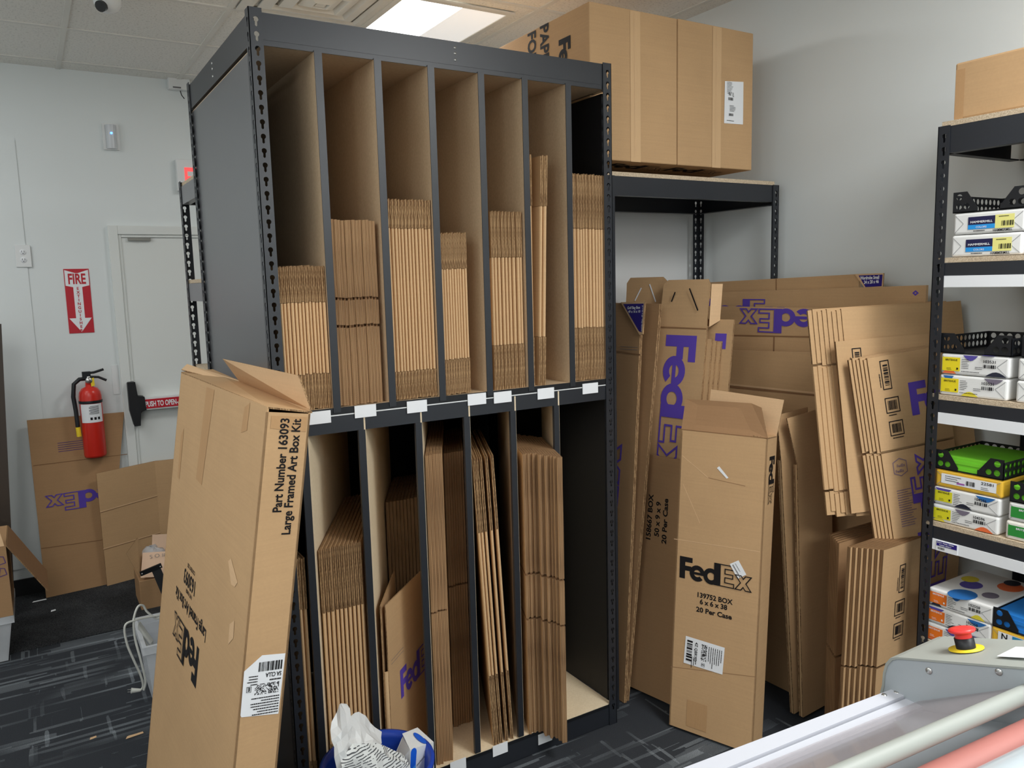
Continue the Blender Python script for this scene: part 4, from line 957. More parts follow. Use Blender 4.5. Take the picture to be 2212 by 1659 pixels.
# long folded boxes standing in it
n = V((-0.973, -0.1891, 0.1323)); vv = V((0.1298, 0.0252, 0.9912)); uu = V((0.1908, -0.9816, 0))
A, Bq = V((1.6829, -0.0075, 1.5033)), V((1.6382, 0.2187, 1.4978)); wid = .36
zb = (A - V(1.446, .160, 0)).dot(vv) - .03
foot = A - vv*zb
def longbox(label, dn, ds, dtop, flap=False, k=2):
    o = -n*dn + uu*ds; T = A + o + vv*dtop; F_ = foot + o
    t = thing('long_folded_carton', label, 'box', base([F_]), 'long folded cartons in the 158667 carton')
    leaf(t, 'front_panel', [F_, T, T - uu*wid, F_ - uu*wid], .0045, [KR, CE2], n)
    leaf(t, 'back_panel', [F_ - n*.0055, T - n*.0055, T - uu*wid - n*.0055, F_ - uu*wid - n*.0055], .0045, [KR, CE2], n)
    return t, T
LX_ = [('foremost long folded carton in the tall carton, slotted flap and big purple lettering', 0, 0, 0), ('second long folded carton from the front in the tall carton', .012, .018, -.05), ('third long folded carton from the front in the tall carton', .024, .030, -.055), ('fourth long folded carton from the front in the tall carton', .036, .044, -.06), ('rearmost long folded carton in the tall carton, standing above the others', .05, .085, .03)]
for i, (lb, dn, ds, dt_) in enumerate(LX_):
    t, T = longbox(lb, dn + .002*0, ds, dt_)
    if i == 0:
        tp = [V((1.6378, 0.2182, 1.4941)), V((1.6813, -0.0067, 1.4925)), V((1.703, 0.004, 1.6676)) - n*.012, V((1.703, 0.0165, 1.6857)) - n*.014, V((1.6668, 0.2028, 1.6857)) - n*.014, V((1.6603, 0.2233, 1.6673)) - n*.012]
        leaf(t, 'top_flap', tp, .004, [KR, CE2], n)
        e2 = [V((1.703, 0.004, 1.6676)) - n*.02, V((1.7093, -0.0263, 1.6707)) - n*.05, V((1.6909, -0.0311, 1.5288)) - n*.05, V((1.6829, -0.0099, 1.4998)) - n*.012]
        leaf(t, 'side_flap', e2, .004, [KRP, CE2], (n + uu).normalized())
        for a, b in (((1.6694, 0.154, 1.6348), (1.6615, 0.1671, 1.5959)), ((1.6841, 0.0881, 1.6489), (1.6818, 0.0393, 1.5618))):
            a, b = V(a), V(b); e = (b-a).normalized(); s = e.cross(n)*.003; strip(t, 'handle_slit', [a - s, b - s, b + s, a + s], INKK, n*.002)
        def f(mb):
            a, b = V((1.6419, 0.1757, 1.4633)), V((1.5745, 0.1464, 0.9256)); h = (V((1.6698, 0.0315, 1.4626)) - a).length; L_ = (b-a).length * 1.04
            logo(mb, h, a + n*.0012, -vv, uu, .05, L_/(LOGO_W*h))
        mark(t, 'courier_lettering', f, INKP)
        strip(t, 'crease', [V((1.638, 0.2184, 1.496)), V((1.6815, -0.0065, 1.4943)), V((1.6809, -0.0071, 1.489)), V((1.6373, 0.2178, 1.4903))], KRS, n*.0014)
    if i == 4:
        def f(mb):
            q = T - uu*.075 - vv*.055 + n*.0012; mb.poly([[(0, -.03), (.035, -.03), (.035, -.06), (.05, -.06), (.05, 0), (0, 0)]], q, uu, vv)
        mark(t, 'courier_lettering', f, INKP)
n = V((-0.9747, -0.1895, 0.1184)); vv = V((0.1162, 0.0226, 0.993)); uu = V((0.1908, -0.9816, 0))
q = [V((1.6585, 0.4482, 1.6177)), V((1.6646, 0.4518, 1.6735)), V((1.6709, 0.4343, 1.697)), V((1.7037, 0.2655, 1.6973)), V((1.7068, 0.2353, 1.6739)), V((1.6954, 0.2341, 1.5789)), ]
bl = q[-1] - vv*1.45; bl2 = q[0] - vv*(1.45 - (q[-1]-q[0]).dot(vv)*0 )
P = [bl2 - vv*((bl2 - bl).dot(vv)), bl] + [q[5], q[4], q[3], q[2], q[1], q[0]]
P = [p - vv*0 for p in P]; dz = min(p.z for p in P); P[0] = P[0] - vv*(P[0].z - .02); P[1] = P[1] - vv*(P[1].z - .02)
t = thing('round_topped_carton', 'flat carton with rounded slotted top rising behind the tall flat cartons', 'box', base(P))
leaf(t, 'front_panel', P, .005, [KR, CE2], n)
for a, b in (((1.678, 0.3701, 1.6527), (1.6658, 0.3985, 1.5978)), ((1.6879, 0.3283, 1.6677), (1.6865, 0.2894, 1.594))):
    a, b = V(a), V(b); e = (b-a).normalized(); s = e.cross(n)*.003; strip(t, 'handle_slit', [a - s, b - s, b + s, a + s], WHT, n*.002)

# carton 139752 in front
n = V((-0.9361, -0.3407, 0.0872)); vv = V((0.0819, 0.0298, 0.9962)); uu = V((0.342, -0.9397, 0))
O = V(1.369, -.134, .003); O = O + vv*.008; W_, H_, D_ = .325, 1.128, .088
t = thing('shipping_carton', 'open carton printed 139752 BOX with white label standing on the carpet', 'box', base([O, O + uu*W_]))
case(t, O, uu, vv, n, W_, H_, D_)
TL, TR = O + vv*H_, O + uu*W_ + vv*H_
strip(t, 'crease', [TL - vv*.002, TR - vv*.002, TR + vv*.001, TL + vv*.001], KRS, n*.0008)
leaf(t, 'top_flap', [TL, TR, V((1.5701, -0.3702, 1.2367)) - n*.02, V((1.5572, -0.3318, 1.2481)) - n*.03, V((1.4669, -0.0849, 1.2438)) - n*.05], .004, [KRX, CE2], (n + V(0, 0, .3)).normalized())  # dull kraft: shade from the flap's tilt put into the colour
Bk = -n*D_
leaf(t, 'top_flap', [TL + Bk + uu*.06, TR + Bk, TR + Bk + vv*.13 + uu*.02, TL + Bk + uu*.07 + vv*.15], .004, [KRP, CE2], n)
leaf(t, 'top_flap', [TR, TR + Bk, TR + Bk + vv*.005 - uu*.05, TR - uu*.05 + vv*.005], .004, [KR, CE2], vv)
def f(mb):
    a, b = V((1.4228, -0.1332, 0.5811)), V((1.5172, -0.3914, 0.5853)); e = (b-a).normalized(); w = n.cross(e); h = .082
    logo(mb, h, a + n*.0014, e, w, .045, (b-a).length/(LOGO_W*h))
mark(t, 'courier_lettering', f, INKK)
a, b = V((1.4228, -0.1332, 0.5811)), V((1.5172, -0.3914, 0.5853)); e = (b-a).normalized(); w = n.cross(e)
def f(mb):
    for a, b, s in (((1.444, -0.2058, 0.5246), (1.4909, -0.3328, 0.5321), '139752 BOX'), ((1.4455, -0.2161, 0.501), (1.4818, -0.3154, 0.5022), '6 x 6 x 38'), ((1.4385, -0.2046, 0.4701), (1.486, -0.3337, 0.4763), '20 Per Case')):
        a, b = V(a), V(b); letters(mb, s, .0185, a + n*.0014, e, w, bold=.03, width=(b-a).length)
mark(t, 'printed_lettering', f, INKK)
q = [(1.4177, -0.1736, 0.3683), (1.4697, -0.3174, 0.3641), (1.46, -0.3166, 0.2639), (1.4076, -0.1723, 0.2648)]
st = sticker(t, q, n, off=.002)
a, b, c = V((1.4697, -0.3174, 0.3641)), V((1.46, -0.3166, 0.2639)), V((1.4076, -0.1723, 0.2648)); e = (b-a).normalized(); w = (a - V((1.4177, -0.1736, 0.3683))).normalized()
def f(mb):
    o = V((1.4177, -0.1736, 0.3683)) + n*.003
    barcode(mb, (b-a).length*.8, .022, o + e*.012 + w*.008, e, w, 9, 22)
mark(st, 'barcode', f, INKK)
def f(mb):
    o = V((1.4177, -0.1736, 0.3683)) + n*.003
    letters(mb, '4Z QBRYQ', .011, o + e*.012 + w*.040, e, w, bold=.015)
mark(st, 'address_lines', f, INKK)
def f(mb):
    o = V((1.4177, -0.1736, 0.3683)) + n*.003
    speckle(mb, o + e*.012 + w*.066, e, w, .062, .022, 24, 9, 7)
    frame2d(mb, .013, .013, .001, o + e*.082 + w*.07, e, w); letters(mb, 'E', .008, o + e*.086 + w*.0725, e, w, bold=.03)
mark(st, 'code_block', f, INKK)
def f(mb):
    o = V((1.4177, -0.1736, 0.3683)) + n*.003
    for k in range(7): scribble(mb, o + e*.014 + w*(.094 + .008*k), e, w, .08, 1, .01, .0028, 60 + k)
mark(st, 'label_print', f, INKK)
def f(mb):
    o = V((1.4177, -0.1736, 0.3683)) + n*.003
    for k in range(3): scribble(mb, o + e*.07 + w*(.03 + .008*k), e, w, .045, 1, .01, .0028, 70 + k)
mark(st, 'label_print', f, INKK)
q = [(1.4965, -0.3125, 0.6713), (1.509, -0.3419, 0.6911), (1.516, -0.3725, 0.646), (1.5034, -0.3437, 0.6243)]
st = sticker(t, q, n, name='price_sticker', off=.003)
def f(mb):
    a = V((1.5, -0.3224, 0.6701)); e = (V((1.5063, -0.3495, 0.6324)) - a).normalized(); scribble(mb, a + n*.004, e, n.cross(e), .05, 1, .008, .004, 2); scribble(mb, a + n*.004 + n.cross(e)*.012, e, n.cross(e), .05, 1, .008, .002, 4)
mark(st, 'sticker_print', f, INKG)
mark(t, 'side_lettering', lambda mb: logo(mb, .05, O + uu*(W_ + .0012) - n*.028 + vv*1.06, -vv, -n, .05, 1), INKK)
for A_, B_, m_ in (((1.4243, -0.1016, 0.721), (1.5384, -0.4114, 0.7357), KRP), ((1.4571, -0.1106, 1.0373), (1.4877, -0.2123, 0.9685), KRP), ((1.4877, -0.2123, 0.9685), (1.5347, -0.3442, 0.9578), KRX), ((1.3866, -0.1225, 0.2335), (1.5036, -0.4295, 0.2911), KRX), ((1.4513, -0.1218, 0.9312), (1.4652, -0.1943, 0.7978), KRP)):
    A_, B_ = V(A_), V(B_); q_ = n.cross((B_ - A_).normalized())*.0012; strip(t, 'crease', [A_ - q_, B_ - q_, B_ + q_, A_ + q_], m_, n*.0007)
sticker(t, [O + uu*.07 + vv*.02, O + uu*.15 + vv*.02, O + uu*.15 + vv*.12, O + uu*.07 + vv*.12], n, KRT, 'tape', .0012)
sticker(t, [V((1.5019, -0.2412, 1.0081)), V((1.5054, -0.2489, 1.0159)), V((1.515, -0.2846, 0.9789)), V((1.5123, -0.2784, 0.9747))], n, WHT, 'tape_scrap', .0015)

# wide panels leaning on the right wall
def panel(nm, label, pts, n, vv, layers=2, mats=None, zfloor=.003, group='wide flat cartons on the right wall'):
    P = [V(p) for p in pts]; return flatpack('wide_flat_carton', label, P, n, layers, th=.006, group=group, mats=mats or [KR, KRP])  # pale edges: light on the top edges put into the colour
n = V((-1, 0, 0.0035)); vv = V((0.0035, 0, 1)); uu = V((0, -1, 0))
tl, tr = V((2.1208, 0.4191, 1.6669)), V((2.1209, -0.3562, 1.6887)); dn = lambda p: p - vv*((p.z - .004) / vv.z)
t = panel('S1', 'rearmost wide flat carton on the right wall, with a navy wardrobe tag', [dn(tl), dn(tr), tr, tl], n, vv, 2)
q = [V((2.1209, -0.3424, 1.689)), V((2.1209, -0.4624, 1.6898)), V((2.1207, -0.4607, 1.641)), V((2.1207, -0.3872, 1.6364))]; tgp = leaf(t, 'size_tag', [p + n*.006 for p in q], .005, [KRP, CE2], n)
q = [V((2.1209, -0.3603, 1.6834)) + n*.007, V((2.1209, -0.4589, 1.6848)) + n*.007, V((2.1207, -0.4569, 1.6427)) + n*.007, V((2.1207, -0.391, 1.6398)) + n*.007]; mb = MB(); mb.add(flipn(q, n), [(0, 1, 2, 3)]); part(tgp, 'navy_field', mb, NAVY)
def f(mb):
    for a, b, s in (((2.1208, -0.3686, 1.6677), (2.1208, -0.4465, 1.6699), 'Wardrobe Small'), ((2.1208, -0.3847, 1.6519), (2.1208, -0.4453, 1.6547), '24 x 20 x 46')):
        a, b = V(a), V(b); letters(mb, s, .0125, a + n*.008, (b-a).normalized(), vv, bold=.03, width=(b-a).length)
part(tgp, 'tag_lettering', (lambda mb: (f(mb), mb)[1])(MB()), WHT)
strip(t, 'crease', [V((2.1209, 0.0324, 1.6795)), V((2.1209, 0.0276, 1.6794)), V((2.1206, 0.0257, 1.6042)), V((2.1206, 0.0306, 1.6042))], KRS, n*.0012)
n = V((-0.9999, -0.0087, 0.014)); vv = V((0.014, 0.0001, 0.9999)); uu = V((0.0087, -1, 0)); dn = lambda p: p - vv*((p.z - .004) / vv.z)
tl, tr = V((2.0918, 0.3901, 1.621)), V((2.1011, -0.6343, 1.6449))
t = panel('S2', 'second wide flat carton from the wall, purple lettering half hidden', [dn(tl), dn(tr), tr, tl], n, vv, 2)
def f(mb):
    a = V((2.0894, 0.4421, 1.4758)); b = V((2.0936, 0.0105, 1.5089)); h = (V((2.0934, 0.1617, 1.5928)) - V((2.0921, 0.1589, 1.4948))).dot(vv); e = uu
    o = V((2.0943, 0.0616, 1.5933)) - vv*h - uu*((b-a).length*.78); logo(mb, h, o + n*.0012, e, vv, .05, (b-a).length/(LOGO_W*h))
mark(t, 'courier_lettering', f, INKP)
mark(t, 'emblem', lambda mb: put2d(mb, *outline([(0, -.010), (.012, 0), (0, .010), (-.012, 0)], .005), V((2.1004, -0.5971, 1.6178)) + n*.0012, uu, vv), INKP)
n = V((-0.9992, -0.0174, 0.0349)); vv = V((0.0349, 0.0006, 0.9994)); uu = V((0.0175, -0.9998, 0)); dn = lambda p: p - vv*((p.z - .004) / vv.z)
tl, tr = V((2.0372, 0.3356, 1.5627)), V((2.048, -0.2827, 1.5614))
t = panel('S3', 'third wide flat carton from the wall, big upside-down purple lettering', [dn(tl), dn(tr), tr, tl], n, vv, 2)
def f(mb):
    a, b = V((2.0478, -0.283, 1.5562)), V((2.0398, 0.1459, 1.5433)); e = -uu; h = (V((2.0438, -0.068, 1.5508)) - V((2.0405, -0.0731, 1.4516))).dot(vv); logo(mb, h, a + n*.0012, e, -vv, .055, (b-a).length/(LOGO_W*h))
mark(t, 'courier_lettering', f, INKP)
strip(t, 'crease', [V((2.0337, 0.2889, 1.4382)), V((2.0441, -0.2785, 1.4532)), V((2.0439, -0.2788, 1.4479)), V((2.0335, 0.2886, 1.4321))], KRS, n*.0012)
strip(t, 'crease', [V((2.0394, -0.0296, 1.444)), V((2.0396, -0.0366, 1.4443)), V((2.037, -0.0379, 1.3702)), V((2.0369, -0.031, 1.3697))], KRS, n*.0012)
n = V((-0.9987, -0.0349, 0.0384)); vv = V((0.0384, 0.0013, 0.9993)); uu = V((0.0349, -0.9994, 0)); dn = lambda p: p - vv*((p.z - .004) / vv.z)
tl, tr = V((1.9798, 0.2359, 1.3747)), V((1.9989, -0.2875, 1.3943))
t = panel('S4', 'foremost and lowest wide flat carton on the right wall, plain with a cross crease', [dn(tl), dn(tr), tr, tl], n, vv, 2)
strip(t, 'crease', [V((1.9747, 0.2295, 1.235)), V((1.9932, -0.2921, 1.2417)), V((1.9929, -0.2925, 1.2346)), V((1.9744, 0.2291, 1.2269))], KRP, n*.0012)
strip(t, 'crease', [V((1.9743, 0.229, 1.2249)), V((1.9928, -0.2926, 1.2328)), V((1.9926, -0.293, 1.2257)), V((1.974, 0.2287, 1.2167))], KRS, n*.0012)

# two opened sleeves in front of them
for nm, top, lb, d in (('R5a', None, 'narrow opened carton sleeve standing right of the 139752 carton, bent top flap', 0), ('R5b', None, 'opened carton sleeve with a tall bent flap, right of the narrow sleeve', 0)):
    n = V((0, -1, 0.0087)) if nm == 'R5a' else V((0, -1, 0.0052)); vv = V((-0.0872, 0.0087, 0.9962)) if nm == 'R5a' else V((-0.0698, 0.0052, 0.9976)); uu = V((0.9962, 0.0008, 0.0872)) if nm == 'R5a' else V((0.9976, 0.0004, 0.0698))
    if nm == 'R5a': bl, fl, tl, tr, W_ = V((1.8164, -0.3502, -0.0217)), V((1.7251, -0.3411, 1.0202)), V((1.6976, -0.3396, 1.1925)), V((1.9566, -0.3394, 1.2097)), .15
    else: bl, fl, tl, tr, W_ = V((1.823, -0.385, 0.0026)), V((1.7661, -0.3797, 1.006)), V((1.7047, -0.3788, 1.1851)), V((1.9051, -0.3787, 1.2024)), .19
    bl = bl - vv*((bl.z - .012) / vv.z)
    e = (tr - tl).normalized()
    t = thing('opened_sleeve', lb, 'box', base([bl]))
    leaf(t, 'front_panel', [bl, bl + uu*W_, fl + uu*W_, fl], .0045, [KR, CE2], n)
    leaf(t, 'top_flap', [fl, fl + uu*W_, tl + e*(W_ + .02) , tl], .0045, [KR, CE2], (n + V(0, 0, .05)).normalized())
    leaf(t, 'back_panel', [bl - n*.014, bl + uu*W_ - n*.014, fl + uu*W_ - n*.014, fl - n*.014], .0045, [KRD, CE2], n)
    mb = MB(); m_ = (bl - n*.002); mb.obox(bl - n*.0105 + uu*.0, uu*.0045, n*.0055, (fl - bl)); part(t, 'fold', mb, KRF)

# stacked flats with barcodes
def barlabels(mb, o3, n, e, w, k=1.):
    for (p, W2, H2, sd) in o3:
        p = V(p); frame2d(mb, W2*k, H2*k, .0032, p + n*.0014, e, w)
        if H2 > W2: 
            for q in range(1): barcode(mb, H2*k*.72, W2*k*.5, p + w*(H2*k*.14) + e*(W2*k*.78) + n*.0016, w, -e, sd, 24)
        else: barcode(mb, W2*k*.64, H2*k*.6, p + e*(W2*k*.18) + w*(H2*k*.2) + n*.0016, e, w, sd, 24)
        if H2 <= W2: scribble(mb, p + n*.0016 - w*.009 + e*.008, e, w, W2*k*.85, 1, .01, .0035, sd)
        else: 
            scribble(mb, p + n*.0016 - e*.006 + w*.01, w, -e, H2*k*.7, 1, .01, .0035, sd)
PURPG = plain('pale_purple_print', (128, 106, 124), .7)
n = V((-0.4162, -0.8925, 0.1736)); vv = V((0.0417, 0.172, 0.9842)); uu = V((0.9083, -0.4169, 0.0344))
tl = V((1.798, -0.519, 1.5733)); H6 = (tl - V((1.6975, -0.6052, 0.8893))).dot(vv); LW = .44
ROWN = ['foremost', 'second', 'third', 'fourth', 'fifth', 'sixth', 'seventh', 'eighth', 'ninth', 'rearmost']
st = V(-.0115, .0105, 0)
def stackflat(tl, i, N_, H, W_, label, slit=None, group=None, th=.009, f=None):
    p = tl + st*i*(1 if not f else f)
    t = thing('flattened_carton', label, 'box', base([p - vv*H]), group); x = p
    cuts = [0] + (list(slit) if isinstance(slit, tuple) else [slit] if slit else []) + [H]; raw = isinstance(slit, tuple)
    for k in range(len(cuts) - 1):
        a_, b_ = cuts[k] + (.004 if k else 0), cuts[k+1] - (.004 if k < len(cuts) - 2 else 0)
        leaf(t, ('flap', 'panel', 'flap')[k] if raw else 'upper_panel' if k == 0 and len(cuts) > 2 else 'lower_panel' if k else 'panel', [x - vv*b_, x + uu*W_ - vv*b_, x + uu*W_ - vv*a_, x - vv*a_], th, [KR, (CE2, KRF, CE2)[k] if raw else CEY], n)
    return t
for i in range(8):
    stackflat(tl - vv*(.004*(i % 3)), i, 8, H6 + .01*(i % 2), LW, f'wide upper flat carton behind the barcode stack, {ROWN[i] if i < 7 else "rearmost"} of eight', (.19, .62), group='upper flats behind the barcode stack')
n = V((-0.371, -0.9182, 0.1392)); vv = V((0.0116, 0.1453, 0.9893)); uu = V((0.9286, -0.3686, 0.0432))
tl = V((1.7358, -0.5464, 1.4662)); t = stackflat(tl, 0, 1, .58, .42, 'flat carton between the barcode stack and the wide upper flats')
n_ = n
mark(t, 'barcode_frame', lambda mb: barlabels(mb, [(V((1.7859, -0.5851, 1.3447)), .034, .098, 5)], n_, uu, vv), INKK)
n = V((-0.273, -0.9519, 0.1392)); vv = V((-0.0539, 0.1596, 0.9857)); uu = V((0.9605, -0.2615, 0.0949))
tl = V((1.7836, -0.6327, 1.4125)); H7 = (tl - V((1.8229, -0.7353, 0.7874))).dot(vv); sl = (tl - V((1.7986, -0.6828, 1.0989))).dot(vv)
for i in range(6):
    t = stackflat(tl - vv*(.006*(i % 2)), i, 6, H7 - .002, .30, f'{ROWN[i] if i < 5 else "rearmost"} tilted flat carton in the barcode stack resting on the lower pile', sl, 'tilted flats of the barcode stack', .0075, f=.75)
    if i == 0:
        def f(mb): barlabels(mb, [(V((1.8326, -0.6625, 1.3043)), .036, .098, 3), (V((1.836, -0.675, 1.2259)), .056, .052, 4), (V((1.8432, -0.6881, 1.1503)), .056, .05, 6)], n, uu, vv)
        mark(t, 'barcodes', f, INKK)
        def f(mb):
            a = V((1.9343, -0.7051, 1.2128)); h = (V((1.9199, -0.685, 1.322)) - a).length; logo(mb, h, a + n*.0014, uu, vv, only=3)
        mark(t, 'courier_lettering', f, INKP)
        def f(mb):
            o_ = V((1.8331, -0.723, 0.8921)); scribble(mb, V((1.8453, -0.7154, 0.9675)) + n*.0014, uu, vv, .075, 16, .008, .003, 12)
        mark(t, 'printed_lines', f, PURPG)
        def f(mb):
            vs, fs = outline([(0, .012), (.028, 0), (.056, .012), (.056, .05), (.028, .062), (0, .05)], .003); put2d(mb, vs, fs, V((1.8418, -0.7076, 1.0139)) + n*.0014, uu, vv); letters(mb, 'FedEx', .010, V((1.8488, -0.7075, 1.0286)) + n*.0014, uu, vv, bold=.02); letters(mb, 'FedEx', .010, V((1.8544, -0.7065, 1.0465)) + n*.0014, uu, vv, bold=.02)
        mark(t, 'box_symbol', f, PURPG)
        def f(mb):
            e_ = V((1.9529, -0.7487, 0.9508)); h = .095; logo(mb, h, e_ + uu*.042 - vv*(h*1.92) + n*.0014, vv, -uu, .07, 1)
        mark(t, 'turned_lettering', f, INKP)
n = V((0.0174, -0.9995, -0.0262)); vv = V((0.0005, -0.0262, 0.9997)); uu = V((0.9998, 0.0175, 0))
tl = V((1.6906, -0.7768, 0.8135)); HL = tl.z / vv.z - .004; sl = (tl - V((1.6898, -0.7663, 0.4109))).dot(vv)
st = V(-.0100, .0128, 0)
for i in range(7):
    t = stackflat(tl + vv*(.0), i, 7, HL, .46, f'{ROWN[i] if i < 6 else "rearmost"} upright flat carton in the floor pile beside the right rack post', sl + (.01 if i > 3 else 0), 'floor pile of flats beside the rack post', .0112)
    if i == 0:
        def f(mb): barlabels(mb, [(V((1.7866, -0.7708, 0.647)), .033, .096, 13), (V((1.7714, -0.769, 0.5689)), .055, .052, 14), (V((1.7716, -0.767, 0.491)), .055, .052, 16)], n, uu, vv)
        mark(t, 'barcodes', f, INKK)
        mark(t, 'courier_lettering', lambda mb: logo(mb, .12, V((2.0671, -0.7587, 0.3742)) + n*.0014, vv, -uu, .05, 1.1), INKP)
# darker pile behind it that carries the tilted flats
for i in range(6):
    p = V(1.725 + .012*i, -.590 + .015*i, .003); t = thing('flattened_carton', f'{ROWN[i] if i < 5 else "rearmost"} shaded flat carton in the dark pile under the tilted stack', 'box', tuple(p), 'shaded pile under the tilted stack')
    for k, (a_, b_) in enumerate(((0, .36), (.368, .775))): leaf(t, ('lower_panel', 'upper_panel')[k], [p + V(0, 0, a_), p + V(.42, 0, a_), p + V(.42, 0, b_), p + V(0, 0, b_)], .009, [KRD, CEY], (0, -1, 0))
# ================================================================== paper rack in the right foreground
FX, FY = 1.79, -.838; FYE = -2.06
fr = thing('paper_shelf', 'black steel rack of paper reams on the right wall', 'shelf', (2.0, -1.45, 0))
FH = 2.118
post(fr, FX, FY, 1, -1, FH); post(fr, XW - .008, FY - .085, -1, -1, FH, holes=False); post(fr, FX, FYE, 1, 1, FH, holes=False); post(fr, XW - .008, FYE, -1, 1, FH, holes=False)
FD = [(2.131, .075), (1.732, .036), (1.316, .036), (.915, .036), (.523, .036), (.12, .036)]
for i, (z, h) in enumerate(FD):
    cbeam(fr, (FX, FYE + .034), (FX, FY - .034), z - .018 - h, z - .016, '-x'); cbeam(fr, (XW - .008, FYE + .034), (XW - .008, FY - .034), z - .018 - h, z - .016, '+x', m=BLKS)
    cbeam(fr, (FX + .034, FY), (XW - .044, FY), z - .018 - h, z - .016, '+y', m=BLKS)
    part(fr, 'deck', MB().box((FX + .006, FYE + .01, z - .015), (XW - .016, FY - .008, z)), CHIP)
for z in (1.732, 1.316, .915):
    zz = z - .018 - .036
    s = part(fr, 'price_strip', MB().box((FX + .001, FYE + .04, zz - .034), (FX + .0035, FY - .037, zz)), WHT)
    if z < 1:
        tk = part(s, 'shelf_ticket', MB().box((FX - .0008, -.955, zz - .034), (FX + .0008, -.888, zz - .002)), WHT); 
        mb = MB(); mb.box((FX - .0016, -.953, zz - .018), (FX - .0009, -.890, zz - .003)); part(s, 'ticket_band', mb, NAVY)
        mb = MB(); letters(mb, '8.5x11 Paper, White', .0042, (FX - .0022, -.892, zz - .0085), (0, -1, 0), (0, 0, 1), bold=.02, width=.052); letters(mb, 'Letter, 8.5x11', .0042, (FX - .0022, -.90, zz - .0155), (0, -1, 0), (0, 0, 1), bold=.02, width=.036); part(s, 'ticket_lettering', mb, WHT)
        mb = MB(); barcode(mb, .022, .007, (FX - .0012, -.894, zz - .029), (0, -1, 0), (0, 0, 1), 3); part(s, 'ticket_barcode', mb, INKK)
# carton on its top deck
t = thing('brown_carton', 'brown taped carton on top of the paper rack at the right edge', 'box', (1.99, -1.2, 2.1315))
mb = MB(); mb.box((1.806, -1.55, 2.1315), (2.19, (1.806, -0.872, 2.211)[1], (1.806, -0.87, 2.293)[2])); o = part(t, 'carton_body', mb, KR); bevel(o, .006, 2)
yq = (1.806, -0.872, 2.211)[1]; zq = (1.806, -0.87, 2.293)[2]
mb = MB(); mb.rect(.004, 0, .03, zq - 2.1315 - .02, (1.8048, yq, 2.1315), (0, -1, 0), (0, 0, 1)); part(t, 'tape', mb, KRT)

